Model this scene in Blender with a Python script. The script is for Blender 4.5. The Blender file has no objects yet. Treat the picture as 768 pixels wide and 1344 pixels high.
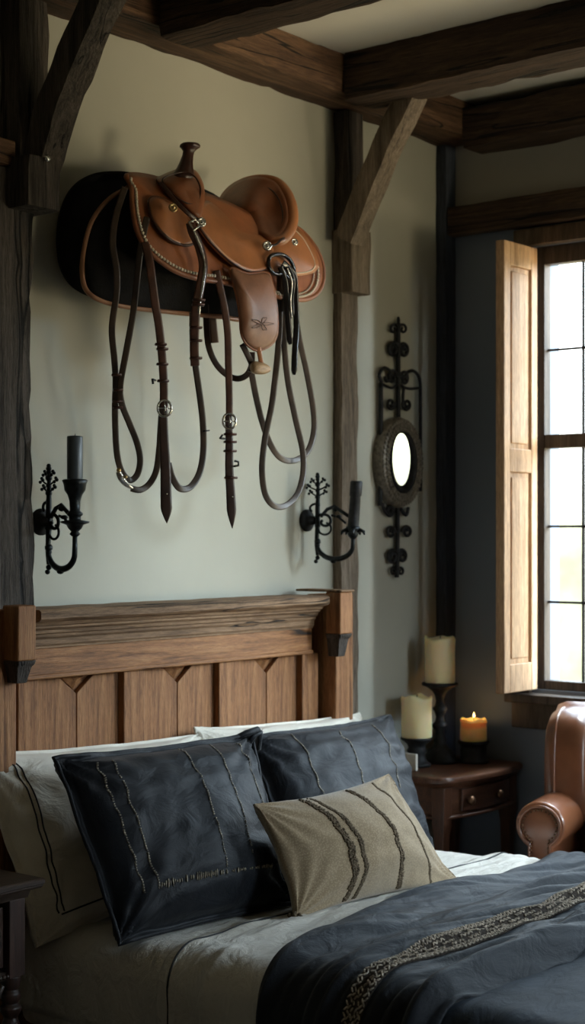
import bpy, bmesh, math, random
from mathutils import Vector, Matrix, noise
random.seed(7)
sc = bpy.context.scene
COL = sc.collection
PI = math.pi
# ------------------------------------------------------------------ camera
F, HX, HY = 2087.0, 384.0, 700.0
A = math.atan2(1686, 2087); CA, SA = math.cos(A), math.sin(A)
EYE = Vector((0, -4.0, 1.8))
cam = bpy.data.cameras.new('camera'); camo = bpy.data.objects.new('camera', cam); COL.objects.link(camo)
cam.sensor_fit = 'VERTICAL'; cam.sensor_height = 36; cam.lens = 36*F/1344
cam.shift_y = (HY-672)/1344
camo.location = EYE; camo.rotation_euler = (PI/2, 0, A-PI/2)
cam.clip_start = .05
cam.dof.use_dof = True; cam.dof.focus_distance = 4.85; cam.dof.aperture_fstop = 3.2
sc.camera = camo
# ------------------------------------------------------------------ view
sc.view_settings.view_transform = 'Standard'; sc.view_settings.look = 'None'
sc.view_settings.gamma = 1; sc.view_settings.use_curve_mapping = False
sc.view_settings.exposure = 0.2
# ------------------------------------------------------------------ world
SKY = 9.0
w = bpy.data.worlds.new('world'); sc.world = w; w.use_nodes = True
nt = w.node_tree; nt.nodes.clear()
def wn(t, **k):
    n = nt.nodes.new(t)
    for a, b in k.items(): setattr(n, a, b)
    return n
tc = wn('ShaderNodeTexCoord'); sx = wn('ShaderNodeSeparateXYZ'); nt.links.new(tc.outputs['Generated'], sx.inputs[0])
mr = wn('ShaderNodeMapRange'); mr.inputs[1].default_value = -.5; mr.inputs[2].default_value = .5; nt.links.new(sx.outputs[2], mr.inputs[0])
cr = wn('ShaderNodeValToRGB'); e = cr.color_ramp.elements
stops = [(0, (.30, .26, .16)), (.36, (.26, .25, .15)), (.40, (.115, .13, .085)), (.50, (.14, .155, .115)), (.535, (.24, .26, .235)), (.57, (.4, .42, .42)), (.68, (.72, .82, .88)), (1, (.66, .85, 1.0))]
e[0].position, e[0].color = stops[0][0], (*stops[0][1], 1); e[1].position, e[1].color = stops[-1][0], (*stops[-1][1], 1)
for p, c in stops[1:-1]:
    q = e.new(p); q.color = (*c, 1)
nt.links.new(mr.outputs[0], cr.inputs[0])
nz = wn('ShaderNodeTexNoise'); nz.inputs['Scale'].default_value = 42; nz.inputs['Detail'].default_value = 3; nt.links.new(tc.outputs['Generated'], nz.inputs[0])
mrn = wn('ShaderNodeMapRange'); mrn.inputs[1].default_value = .35; mrn.inputs[2].default_value = .65; mrn.inputs[3].default_value = .72; mrn.inputs[4].default_value = 1.25; nt.links.new(nz.outputs[0], mrn.inputs[0])
hs = wn('ShaderNodeMix', data_type='RGBA', blend_type='MULTIPLY'); hs.inputs[0].default_value = 1
nt.links.new(cr.outputs[0], hs.inputs[6]); nt.links.new(mrn.outputs[0], hs.inputs[7])
bg = wn('ShaderNodeBackground'); bg.inputs[1].default_value = SKY; nt.links.new(hs.outputs[2], bg.inputs[0])
ow = wn('ShaderNodeOutputWorld'); nt.links.new(bg.outputs[0], ow.inputs[0])
# window openings (y0,y1 or x0,x1, z0,z1); outside light enters only here; the unseen second and third added as fill
WZ0, WZ1 = 1.12, 3.05
WIN1 = (-1.62, -.46); ADDED_WIN2 = (-3.7, -2.35); ADDED_WIN3 = (4.3, 5.7)
XB, YD, XC, ZC = 6.06, -6.0, -1.2, 3.70
def portal(name, loc, rot, sx_, sy_):
    l = bpy.data.lights.new(name, 'AREA'); l.shape = 'RECTANGLE'; l.size = sx_; l.size_y = sy_; l.cycles.is_portal = True
    o = bpy.data.objects.new(name, l); COL.objects.link(o); o.location = loc; o.rotation_euler = rot
zc = (WZ0+WZ1)/2; zh = WZ1-WZ0
portal('portal', (XB+.24, sum(WIN1)/2, zc), (0, PI/2, 0), zh, WIN1[1]-WIN1[0])
portal('portal', (XB+.24, sum(ADDED_WIN2)/2, zc), (0, PI/2, 0), zh, ADDED_WIN2[1]-ADDED_WIN2[0])
portal('portal', (sum(ADDED_WIN3)/2, YD-.24, zc), (-PI/2, 0, 0), ADDED_WIN3[1]-ADDED_WIN3[0], zh)
def added_lamp(name, loc, target, size, power, color):
    l = bpy.data.lights.new(name, 'AREA'); l.shape = 'DISK'; l.size = size; l.energy = power; l.color = color
    o = bpy.data.objects.new(name, l); COL.objects.link(o); o.location = loc
    o.rotation_euler = (Vector(target)-Vector(loc)).to_track_quat('-Z', 'Y').to_euler()
    return o
# added disc lamps outside the windows, standing in for brighter open sky
added_lamp('added_sky_lamp', (9.0, -8.2, 3.9), (XB, -3.0, 2.2), 2.6, 1900, (.70, .88, 1.0))
added_lamp('added_sky_lamp', (5.6, -10.5, 4.4), (5.0, YD, 2.2), 2.6, 260, (.70, .88, 1.0))
added_lamp('added_sky_lamp', (9.2, -1.6, 7.4), (XB, -1.0, 2.4), 2.4, 750, (.86, .95, 1.0))
# added low lamps that warm the upper wall, standing in for ground bounce
added_lamp('added_warm_lamp', (9.0, -8.2, .7), (XB, -3.0, 2.2), 2.0, 520, (1.0, .83, .55))
added_lamp('added_warm_lamp', (5.4, -10.5, .3), (4.8, YD, 2.2), 2.0, 200, (1.0, .83, .55))

# ------------------------------------------------------------------ projection helpers (a pixel and a real distance from the headboard wall give a point)
def ray(px):
    u = px-HX
    return CA*F+SA*u, SA*F-CA*u
def S(px, py, d):
    dx, dy = ray(px); t = (-EYE.y-d)/dy
    return Vector((t*dx, -d, EYE.z-(py-HY)*t))
# ------------------------------------------------------------------ materials
MATS = {}
def newmat(name):
    m = bpy.data.materials.new(name); m.use_nodes = True
    n = m.node_tree.nodes; b = n['Principled BSDF']
    MATS[name] = m
    return m, m.node_tree, b
def N(t, ty, **k):
    n = t.nodes.new(ty)
    for a, b in k.items(): setattr(n, a, b)
    return n
def ramp(t, src, stops):
    r = N(t, 'ShaderNodeValToRGB'); e = r.color_ramp.elements
    e[0].position = stops[0][0]; e[0].color = (*stops[0][1], 1); e[1].position = stops[-1][0]; e[1].color = (*stops[-1][1], 1)
    for p, c in stops[1:-1]:
        q = e.new(p); q.color = (*c, 1)
    t.links.new(src, r.inputs[0]); return r
def objmap(t, scale=(1, 1, 1), rot=(0, 0, 0)):
    c = N(t, 'ShaderNodeTexCoord'); m = N(t, 'ShaderNodeMapping'); m.inputs['Scale'].default_value = scale; m.inputs['Rotation'].default_value = rot
    t.links.new(c.outputs['Object'], m.inputs[0]); return m.outputs[0]
def noi(t, vec, scale, detail=4, rough=.55, dist=0):
    n = N(t, 'ShaderNodeTexNoise'); n.inputs['Scale'].default_value = scale; n.inputs['Detail'].default_value = detail
    n.inputs['Roughness'].default_value = rough; n.inputs['Distortion'].default_value = dist
    t.links.new(vec, n.inputs['Vector']); return n.outputs[0]
def bump(t, b, h, strength=.4, dist=.01):
    n = N(t, 'ShaderNodeBump'); n.inputs['Strength'].default_value = strength; n.inputs['Distance'].default_value = dist
    t.links.new(h, n.inputs['Height'])
    if b.inputs['Normal'].links: t.links.new(b.inputs['Normal'].links[0].from_socket, n.inputs['Normal'])
    t.links.new(n.outputs[0], b.inputs['Normal'])
def wood(name, dark, mid, light, axis='X', sc_=1.0, rough=.6, bs=.5, bd=.006, spec=.35, cracks=0):
    m, t, b = newmat(name)
    g = {'X': (.55, 9, 9), 'Y': (9, .55, 9), 'Z': (9, 9, .55)}[axis]
    v = objmap(t, tuple(q*sc_ for q in g))
    n1 = noi(t, v, 1.6, 6, .6, 1.3); n2 = noi(t, v, 9, 4, .7, .3)
    mx = N(t, 'ShaderNodeMath', operation='MULTIPLY_ADD'); t.links.new(n2, mx.inputs[0]); mx.inputs[1].default_value = .55
    m2 = N(t, 'ShaderNodeMath', operation='MULTIPLY_ADD'); t.links.new(n1, m2.inputs[0]); m2.inputs[1].default_value = 1.0; m2.inputs[2].default_value = -.27
    t.links.new(m2.outputs[0], mx.inputs[2])
    r = ramp(t, mx.outputs[0], [(.28, dark), (.5, mid), (.75, light)])
    n4 = noi(t, v, 34, 3, .7, .2)
    gm = N(t, 'ShaderNodeMapRange'); t.links.new(n4, gm.inputs[0]); gm.inputs[1].default_value = .3; gm.inputs[2].default_value = .6; gm.inputs[3].default_value = .55; gm.inputs[4].default_value = 1.1
    mm = N(t, 'ShaderNodeMix', data_type='RGBA', blend_type='MULTIPLY'); mm.inputs[0].default_value = 1; t.links.new(r.outputs[0], mm.inputs[6]); t.links.new(gm.outputs[0], mm.inputs[7])
    col = mm.outputs[2]
    if cracks:
        n3 = noi(t, v, cracks, 3, .5, .6); ab = N(t, 'ShaderNodeMath', operation='SUBTRACT'); t.links.new(n3, ab.inputs[0]); ab.inputs[1].default_value = .56
        a2 = N(t, 'ShaderNodeMath', operation='ABSOLUTE'); t.links.new(ab.outputs[0], a2.inputs[0])
        cm = N(t, 'ShaderNodeMapRange'); t.links.new(a2.outputs[0], cm.inputs[0]); cm.inputs[1].default_value = .003; cm.inputs[2].default_value = .012; cm.inputs[3].default_value = .08; cm.inputs[4].default_value = 1
        m3 = N(t, 'ShaderNodeMix', data_type='RGBA', blend_type='MULTIPLY'); m3.inputs[0].default_value = 1; t.links.new(col, m3.inputs[6]); t.links.new(cm.outputs[0], m3.inputs[7]); col = m3.outputs[2]
        bump(t, b, cm.outputs[0], .8, .01)
    t.links.new(col, b.inputs['Base Color'])
    b.inputs['Roughness'].default_value = rough; b.inputs['Specular IOR Level'].default_value = spec
    bump(t, b, n4, bs*.7, bd*.5); bump(t, b, mx.outputs[0], bs, bd)
    return m
def plain(name, col, rough=.5, metal=0, var=.12, vs=8, bs=.0, bscale=60, bd=.002, spec=.5, coat=0):
    m, t, b = newmat(name)
    v = objmap(t)
    n = noi(t, v, vs, 4)
    c0 = tuple(max(0, q*(1-var*2)) for q in col); c1 = tuple(min(1, q*(1+var)) for q in col)
    r = ramp(t, n, [(.3, c0), (.7, c1)])
    t.links.new(r.outputs[0], b.inputs['Base Color']); b.inputs['Roughness'].default_value = rough; b.inputs['Metallic'].default_value = metal
    b.inputs['Specular IOR Level'].default_value = spec
    if coat: b.inputs['Coat Weight'].default_value = coat; b.inputs['Coat Roughness'].default_value = .15
    if bs: bump(t, b, noi(t, v, bscale, 3), bs, bd)
    return m
def fabric(name, col, weave=420, bs=.35, wr=.25, var=.12, rough=.9, sheen=.3):
    m, t, b = newmat(name)
    v = objmap(t)
    n = noi(t, v, 6, 5)
    r = ramp(t, n, [(.3, tuple(q*(1-var*1.5) for q in col)), (.7, tuple(min(1, q*(1+var)) for q in col))])
    t.links.new(r.outputs[0], b.inputs['Base Color']); b.inputs['Roughness'].default_value = rough
    b.inputs['Specular IOR Level'].default_value = .2
    b.inputs['Sheen Weight'].default_value = sheen; b.inputs['Sheen Roughness'].default_value = .5
    bump(t, b, noi(t, v, weave, 2), bs, .0015)
    v2 = objmap(t, (1, 2.2, 1.4), (0, 0, .6)); bump(t, b, noi(t, v2, 7, 5, .55, .6), wr, .03)
    return m
oakX = wood('oak_x', (.12, .046, .015), (.30, .130, .048), (.43, .21, .088), 'X', 1.7, cracks=.3)
oakZ = wood('oak_z', (.12, .046, .015), (.30, .130, .048), (.43, .21, .088), 'Z', 1.7)
oak_cap = wood('oak_cap', (.10, .055, .027), (.24, .14, .075), (.36, .225, .13), 'X', 1.6, .7, .7, cracks=.8)
beamX = wood('beam_x', (.022, .011, .006), (.085, .042, .021), (.19, .105, .055), 'X', .9, .7, .9, .012, cracks=.9)
beamY = wood('beam_y', (.018, .010, .006), (.06, .034, .02), (.13, .08, .045), 'Y', .9, .75, 1.0, .014, cracks=.9)
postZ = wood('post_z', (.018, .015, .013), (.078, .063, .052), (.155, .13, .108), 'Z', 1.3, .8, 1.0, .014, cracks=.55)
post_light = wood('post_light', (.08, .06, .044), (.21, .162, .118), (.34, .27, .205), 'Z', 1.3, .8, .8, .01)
darkwood = wood('dark_wood', (.022, .027, .040), (.050, .060, .085), (.08, .09, .12), 'Z', 1.0, .6, .4)
mahog = wood('mahogany', (.035, .014, .008), (.095, .038, .020), (.16, .07, .036), 'X', 1.4, .35, .2, .003, .5)
mahogZ = wood('mahogany_z', (.035, .014, .008), (.095, .038, .020), (.16, .07, .036), 'Z', 1.4, .35, .2, .003, .5)
ebony = wood('dark_stained', (.012, .008, .006), (.04, .025, .018), (.075, .048, .034), 'X', 1.4, .35, .3, .003, .5)
ebonyZ = wood('dark_stained_z', (.012, .007, .006), (.045, .022, .016), (.08, .04, .028), 'Z', 1.4, .4, .3, .003, .5)
shutter_w = wood('shutter_pine', (.30, .16, .08), (.52, .32, .18), (.66, .44, .27), 'Z', 1.0, .5, .2, .004)
frame_w = wood('window_frame', (.03, .02, .014), (.07, .052, .04), (.12, .09, .07), 'Z', 1.0, .5, .3)
floor_w = wood('floor_boards', (.03, .018, .010), (.08, .05, .03), (.13, .085, .05), 'Y', .8, .45, .3)
leather = plain('saddle_leather', (.44, .168, .064), .33, 0, .16, 7, .25, 240, .0012, .5, .15)
leather_mid = plain('skirt_leather', (.34, .115, .042), .42, 0, .2, 9, .3, 240, .0012)
leather_dk = plain('swell_leather', (.29, .10, .040), .4, 0, .2, 9, .3, 240, .0012)
horn_l = plain('horn_leather', (.055, .02, .013), .3, 0, .25, 20, .3, 120, .001)
strap_l = plain('strap_leather', (.042, .020, .013), .42, 0, .3, 14, .3, 200, .001)
strap_b = plain('strap_leather_brown', (.085, .034, .020), .42, 0, .3, 18, .35, 200, .001)
strap_o = plain('rein_leather', (.052, .033, .022), .42, 0, .25, 14, .3, 200, .001)
pad_b = plain('black_felt', (.010, .009, .009), .85, 0, .2, 30, .5, 160, .002, .2)
pad_rim = plain('pad_rim', (.34, .16, .08), .4)
rope = plain('white_stitch', (.62, .54, .42), .6, 0, .1, 30)
silver = plain('silver', (.66, .64, .60), .25, 1, .25, 90, .5, 140, .001)
brass = plain('brass', (.60, .43, .20), .3, 1, .2, 60, .3, 100, .001)
blackleather = plain('black_leather', (.012, .010, .010), .18, 0, .2, 20)
stirrup_w = wood('stirrup_wood', (.34, .20, .10), (.55, .36, .20), (.66, .46, .28), 'X', 2, .45, .2)
iron = plain('wrought_iron', (.020, .024, .027), .38, .75, .35, 40, .5, 90, .002)
iron_dull = plain('iron_dull', (.022, .022, .024), .6, .5, .35, 40, .5, 90, .002)
black_wax = plain('black_wax', (.055, .068, .078), .32, 0, .1, 20, .15, 60, .001)
woven = plain('bead_ring', (.19, .165, .13), .55, .2, .3, 60, .4, 100, .002)
navy = fabric('navy_cotton', (.0055, .0070, .0105), 300, .3, .32, .2, .52, .08)
navy2 = fabric('navy_linen', (.0095, .0125, .0185), 260, .35, .4, .2, .58, .08)
navy_foot = fabric('slate_linen', (.026, .035, .050), 260, .35, .3, .2, .7, .04)
linen = fabric('grey_linen', (.56, .53, .475), 260, .3, .7, .05, .9, .15)
cream = fabric('cream_cotton', (.72, .67, .58), 300, .25, .6, .04, .9, .1)
piping_b = plain('dark_piping', (.02, .02, .022), .8)
embroid = plain('embroidery', (.26, .22, .16), .7, 0, .5, 120, .5, 200, .002)
armleather = plain('armchair_leather', (.23, .082, .036), .30, 0, .2, 6, .2, 160, .001, .6, .3)
nail_b = plain('nailheads', (.17, .09, .05), .4, .8)
# tan bouclé
m, t, b = newmat('tan_boucle'); v = objmap(t)
vo = N(t, 'ShaderNodeTexVoronoi'); vo.inputs['Scale'].default_value = 170; t.links.new(v, vo.inputs[0])
r = ramp(t, vo.outputs[0], [(0, (.42, .32, .205)), (.6, (.27, .20, .125))]); t.links.new(r.outputs[0], b.inputs['Base Color'])
b.inputs['Roughness'].default_value = .95; b.inputs['Specular IOR Level'].default_value = .1; b.inputs['Sheen Weight'].default_value = .3
bump(t, b, vo.outputs[0], -1.0, .010); tan = m
tan_dark = plain('brown_yarn', (.14, .105, .07), .95, 0, .3, 120, .8, 180, .004, .1)
band_m = plain('woven_band_base', (.06, .048, .04), .95, 0, .4, 150, .8, 160, .004, .1)
band_y = plain('woven_band_yarn', (.50, .43, .35), .9, 0, .4, 120, .6, 200, .003, .1)
# plaster walls
def plaster(name, col, var=.06):
    m, t, b = newmat(name); v = objmap(t)
    r = ramp(t, noi(t, v, 1.6, 6), [(.3, tuple(q*(1-var) for q in col)), (.7, tuple(q*(1+var) for q in col))])
    t.links.new(r.outputs[0], b.inputs['Base Color']); b.inputs['Roughness'].default_value = .85; b.inputs['Specular IOR Level'].default_value = .25
    bump(t, b, noi(t, v, 18, 5), .12, .006); return m
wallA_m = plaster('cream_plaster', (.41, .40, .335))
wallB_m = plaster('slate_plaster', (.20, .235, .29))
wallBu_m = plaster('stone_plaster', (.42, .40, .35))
wallX_m = plaster('dull_plaster', (.20, .17, .13))
ceil_m = plaster('ceiling_plaster', (.62, .60, .53))
m, t, b = newmat('candle_wax'); b.inputs['Base Color'].default_value = (1.0, .76, .44, 1); b.inputs['Subsurface Weight'].default_value = .7
b.inputs['Subsurface Radius'].default_value = (.035, .022, .012); b.inputs['Subsurface Scale'].default_value = 1; b.inputs['Roughness'].default_value = .38; bump(t, b, noi(t, objmap(t), 25, 3), .15, .004); wax = m
m, t, b = newmat('amber_wax'); b.inputs['Base Color'].default_value = (.96, .68, .24, 1); b.inputs['Subsurface Weight'].default_value = .7
b.inputs['Subsurface Radius'].default_value = (.035, .02, .008); b.inputs['Subsurface Scale'].default_value = 1; b.inputs['Roughness'].default_value = .35; bump(t, b, noi(t, objmap(t), 25, 3), .15, .004); wax2 = m
m, t, b = newmat('flame'); b.inputs['Base Color'].default_value = (1, .6, .2, 1); b.inputs['Emission Color'].default_value = (1, .62, .22, 1); b.inputs['Emission Strength'].default_value = 6; flame_m = m
m, t, b = newmat('mirror_glass'); b.inputs['Base Color'].default_value = (.80, .80, .62, 1); b.inputs['Metallic'].default_value = 1
t.links.new(ramp(t, noi(t, objmap(t), 18, 4), [(.3, (.02, .02, .02)), (.8, (.07, .07, .07))]).outputs[0], b.inputs['Roughness']); mirror_m = m
m = bpy.data.materials.new('window_glass'); m.use_nodes = True; t = m.node_tree; t.nodes.clear()
tr = N(t, 'ShaderNodeBsdfTransparent'); gl = N(t, 'ShaderNodeBsdfGlossy'); gl.inputs['Roughness'].default_value = .02
mx = N(t, 'ShaderNodeMixShader'); mx.inputs[0].default_value = .04; t.links.new(tr.outputs[0], mx.inputs[1]); t.links.new(gl.outputs[0], mx.inputs[2])
o_ = N(t, 'ShaderNodeOutputMaterial'); t.links.new(mx.outputs[0], o_.inputs[0]); glass_m = m
# ------------------------------------------------------------------ mesh helpers
def empty(name, loc, label=None, cat=None, group=None):
    o = bpy.data.objects.new(name, None); COL.objects.link(o); o.location = loc; o.empty_display_size = .1
    tag(o, label, cat, group); return o
def tag(o, label=None, cat=None, group=None, kind=None):
    if label: o['label'] = label
    if cat: o['category'] = cat
    if group: o['group'] = group
    if kind: o['kind'] = kind
    return o
def world_loc(o):
    v = Vector((0, 0, 0))
    while o: v = v+o.location; o = o.parent
    return v
def mk(name, bm, mat, parent=None, smooth=True, bevel=0, solid=0, sub=0, seg=2, label=None, off=0):
    """links the bmesh as ONE mesh object whose origin sits at its own base"""
    bmesh.ops.recalc_face_normals(bm, faces=bm.faces)
    xs = [v.co.x for v in bm.verts]; ys = [v.co.y for v in bm.verts]; zs = [v.co.z for v in bm.verts]
    c = Vector(((min(xs)+max(xs))/2, (min(ys)+max(ys))/2, min(zs)))
    for v in bm.verts: v.co -= c
    me = bpy.data.meshes.new(name); bm.to_mesh(me); bm.free()
    if smooth:
        for p in me.polygons: p.use_smooth = True
    if mat: me.materials.append(mat)
    o = bpy.data.objects.new(name, me); COL.objects.link(o)
    if parent: o.parent = parent; o.location = c-world_loc(parent)
    else: o.location = c
    if solid:
        s = o.modifiers.new('solid', 'SOLIDIFY'); s.thickness = solid; s.offset = off
    if bevel:
        s = o.modifiers.new('bevel', 'BEVEL'); s.width = bevel; s.segments = seg; s.limit_method = 'ANGLE'; s.angle_limit = .6
    if sub:
        s = o.modifiers.new('sub', 'SUBSURF'); s.levels = sub; s.render_levels = sub
    if smooth and bevel:
        o.modifiers.new('wn', 'WEIGHTED_NORMAL')
    if label: o['label'] = label
    return o
def B(): return bmesh.new()
def box(bm, x0, x1, y0, y1, z0, z1):
    v = [bm.verts.new((x, y, z)) for x in (x0, x1) for y in (y0, y1) for z in (z0, z1)]
    for f in ((0, 1, 3, 2), (4, 6, 7, 5), (0, 4, 5, 1), (2, 3, 7, 6), (0, 2, 6, 4), (1, 5, 7, 3)): bm.faces.new([v[i] for i in f])
    return bm
def cr_spline(pts, n=8, closed=False):
    P = [tuple(p) for p in pts]; L = len(P); out = []
    rng = range(L) if closed else range(L-1)
    for i in rng:
        p0 = P[(i-1) % L] if closed or i > 0 else P[0]
        p1 = P[i]; p2 = P[(i+1) % L]; p3 = P[(i+2) % L] if closed or i+2 < L else P[-1]
        for k in range(n):
            t = k/n
            out.append(tuple(.5*((2*b)+(-a+c)*t+(2*a-5*b+4*c-d)*t*t+(-a+3*b-3*c+d)*t**3) for a, b, c, d in zip(p0, p1, p2, p3)))
    if not closed: out.append(P[-1])
    return out
def sweep(bm, path, prof, up=None, scale=None, closed=False, cap=True):
    """sweep a 2-D closed profile [(a,b)] along 3-D path; a along side, b along up"""
    path = [Vector(p) for p in path]; n = len(path); rings = []; prev = None
    for i, p in enumerate(path):
        if closed: tg = path[(i+1) % n]-path[i-1]
        else: tg = path[min(i+1, n-1)]-path[max(i-1, 0)]
        if tg.length < 1e-9: tg = Vector((0, 0, 1))
        tg.normalize()
        if up is not None:
            side = tg.cross(Vector(up))
            if side.length < .05: side = prev.copy() if prev else tg.orthogonal()
        else:
            side = tg.orthogonal() if prev is None else (prev-tg*prev.dot(tg))
        side.normalize(); prev = side; u2 = side.cross(tg)
        s = scale[i] if scale else 1
        rings.append([bm.verts.new(p+side*a*s+u2*b_*s) for a, b_ in prof])
    m_ = len(prof)
    for i in range(n if closed else n-1):
        r0, r1 = rings[i], rings[(i+1) % n]
        for k in range(m_): bm.faces.new((r0[k], r0[(k+1) % m_], r1[(k+1) % m_], r1[k]))
    if cap and not closed:
        bm.faces.new(rings[0]); bm.faces.new(rings[-1][::-1])
    return bm
def circ(r, n=8): return [(r*math.cos(2*PI*k/n), r*math.sin(2*PI*k/n)) for k in range(n)]
def tube(bm, path, r, n=8, scale=None, closed=False): return sweep(bm, path, circ(r, n), None, scale, closed)
def lathe(bm, base, prof, n=24, axis=(0, 0, 1), sxy=(1, 1)):
    """prof [(r,h)] around axis from base"""
    ax = Vector(axis).normalized(); u = ax.orthogonal().normalized() if abs(ax.z) < .9 else Vector((1, 0, 0)); v = ax.cross(u); rings = []
    base = Vector(base)
    for r_, h in prof:
        r_ = max(r_, 1e-4)
        rings.append([bm.verts.new(base+ax*h+u*(r_*sxy[0]*math.cos(2*PI*k/n))+v*(r_*sxy[1]*math.sin(2*PI*k/n))) for k in range(n)])
    for a, c in zip(rings, rings[1:]):
        for k in range(n): bm.faces.new((a[k], a[(k+1) % n], c[(k+1) % n], c[k]))
    bm.faces.new(rings[0][::-1]); bm.faces.new(rings[-1]); return bm
def ball(bm, c, r, n=8, s=(1, 1, 1)):
    mtx = Matrix.Translation(Vector(c)) @ Matrix.Diagonal((s[0], s[1], s[2], 1))
    bmesh.ops.create_uvsphere(bm, u_segments=n, v_segments=max(4, n//2+1), radius=r, matrix=mtx); return bm
def sheet(bm, outline, center, rings=8, pw=1.5, n=6, lens=0, pt=S):
    """curved leather piece: outline points and centre as (px, py, distance off wall); lens>0 makes it a closed body that thick"""
    out = cr_spline(outline, n, True); L = len(out)
    def build(sign):
        c = bm.verts.new(pt(center[0], center[1], center[2]+sign*lens)); prev = None
        for k in range(1, rings+1):
            s = k/rings; ring = []
            if lens and k == rings and sign < 0: ring = build.rim
            else:
                for o in out:
                    d = center[2]+(o[2]-center[2])*s**pw + sign*lens*math.sqrt(max(0, 1-s*s))
                    ring.append(bm.verts.new(pt(center[0]+(o[0]-center[0])*s, center[1]+(o[1]-center[1])*s, d)))
            if prev is None:
                for i in range(L): bm.faces.new((c, ring[i], ring[(i+1) % L]))
            else:
                for i in range(L): bm.faces.new((prev[i], ring[i], ring[(i+1) % L], prev[(i+1) % L]))
            prev = ring
        build.rim = prev
    build(1)
    if lens: build(-1)
    return bm
def edge_pts(outline, center, inset, n=6, pw=1.5, lift=.004, pt=S, rng=None):
    out = cr_spline(outline, n, True)
    if rng: out = out[rng[0]*n:rng[1]*n+1]
    res = []
    for o in out:
        L = math.hypot(o[0]-center[0], o[1]-center[1]); s = 1-inset/L
        d = center[2]+(o[2]-center[2])*s**pw+lift
        res.append(pt(center[0]+(o[0]-center[0])*s, center[1]+(o[1]-center[1])*s, d))
    return res
def resample(path, step):
    out = [Vector(path[0])]; acc = 0
    for a, c in zip(path, path[1:]):
        a, c = Vector(a), Vector(c); L = (c-a).length; pos = step-acc
        while pos <= L and L > 0: out.append(a+(c-a)*(pos/L)); pos += step
        acc = (acc+L) % step
    return out
def timber(name, p0, p1, wa, wb, mat, parent=None, amp=.006, seg=.05, side=(0, -1, 0), kind=None, sag=None, bev=.012, wob=.01, label=None):
    """hand hewn beam from p0 to p1; wa across side, wb along side"""
    bm = B(); p0, p1 = Vector(p0), Vector(p1); L = (p1-p0).length; n = max(4, int(L/seg)); tg = (p1-p0).normalized()
    sd = Vector(side); sd = (sd-tg*sd.dot(tg)).normalized(); ot = tg.cross(sd)
    q = 5; prof = []
    for k in range(q): prof.append((-1+2*k/q, -1))
    for k in range(q): prof.append((1, -1+2*k/q))
    for k in range(q): prof.append((1-2*k/q, 1))
    for k in range(q): prof.append((-1, 1-2*k/q))
    rings = []
    for i in range(n+1):
        s = i/n; c = p0+(p1-p0)*s
        if sag: c = c+Vector(sag)*math.sin(PI*s)
        ring = []
        for a, b_ in prof:
            cor = 1-.05*(abs(a) > .95 and abs(b_) > .95)
            v = c+ot*(a*wa/2*cor)+sd*(b_*wb/2*cor)
            nn = noise.noise_vector(Vector((v.x*7, v.y*7, v.z*7)))+noise.noise_vector(v*23)*.5
            edge = 1.8 if (abs(a) > .95 and abs(b_) > .95) else .7
            v = v+(ot*nn.x+sd*nn.y)*amp*edge+(ot*noise.noise(v*1.3)+sd*noise.noise(v*1.7+Vector((5, 1, 2))))*wob
            ring.append(bm.verts.new(v))
        rings.append(ring)
    m_ = len(prof)
    for a, c in zip(rings, rings[1:]):
        for k in range(m_): bm.faces.new((a[k], a[(k+1) % m_], c[(k+1) % m_], c[k]))
    bm.faces.new(rings[0]); bm.faces.new(rings[-1][::-1])
    o = mk(name, bm, mat, parent, True, label=label)
    s = o.modifiers.new('es', 'EDGE_SPLIT'); s.split_angle = .75
    if kind: o['kind'] = kind
    return o
def ribbon(bm, path, w_, th=.004, up=(-.62, -.78, 0), n=8, taper=None, pt=S):
    p = [pt(*q) for q in cr_spline(path, n)]
    L = len(p); scl = None
    h, g = w_/2, th/2
    prof = [(-h, -g), (-h*.6, -g*1.3), (h*.6, -g*1.3), (h, -g), (h, g), (h*.6, g*1.3), (-h*.6, g*1.3), (-h, g)]
    if taper: scl = [taper(i/(L-1)) for i in range(L)]
    return sweep(bm, p, prof, up, scl)

# ================================================================== STRUCTURE
def st(name, bm, mat, **k): o = mk(name, bm, mat, None, **k); o['kind'] = 'structure'; return o
st('wall_back', box(B(), XC-.2, XB+.3, 0, .2, 0, ZC), wallA_m, smooth=False)
def wall_with_windows(name, wins, z0, z1, mat):
    bm = B(); ys = sorted(wins); cur = YD
    for a, b_ in ys:
        box(bm, XB, XB+.22, cur, a, z0, z1); cur = b_
        if z0 < WZ0: box(bm, XB, XB+.22, a, b_, z0, min(z1, WZ0))
        if z1 > WZ1: box(bm, XB, XB+.22, a, b_, max(z0, WZ1), z1)
    box(bm, XB, XB+.22, cur, 0, z0, z1)
    return st(name, bm, mat, smooth=False)
wall_with_windows('wall_right', [WIN1, ADDED_WIN2], 0, 3.2, wallB_m)
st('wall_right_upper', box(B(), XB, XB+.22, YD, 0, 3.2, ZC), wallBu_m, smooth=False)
bm = B(); box(bm, XC-.2, ADDED_WIN3[0], YD-.2, YD, 0, ZC); box(bm, ADDED_WIN3[1], XB+.3, YD-.2, YD, 0, ZC); box(bm, ADDED_WIN3[0], ADDED_WIN3[1], YD-.2, YD, 0, WZ0); box(bm, ADDED_WIN3[0], ADDED_WIN3[1], YD-.2, YD, WZ1, ZC)
st('wall_front', bm, wallX_m, smooth=False)
st('wall_left', box(B(), XC-.2, XC, YD, 0, 0, ZC), wallX_m, smooth=False)
st('floor', box(B(), XC-.2, XB+.3, YD-.2, .2, -.1, 0), floor_w, smooth=False)
st('ceiling', box(B(), XC-.2, XB+.3, YD-.2, .2, ZC, ZC+.1), ceil_m, smooth=False)
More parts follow.
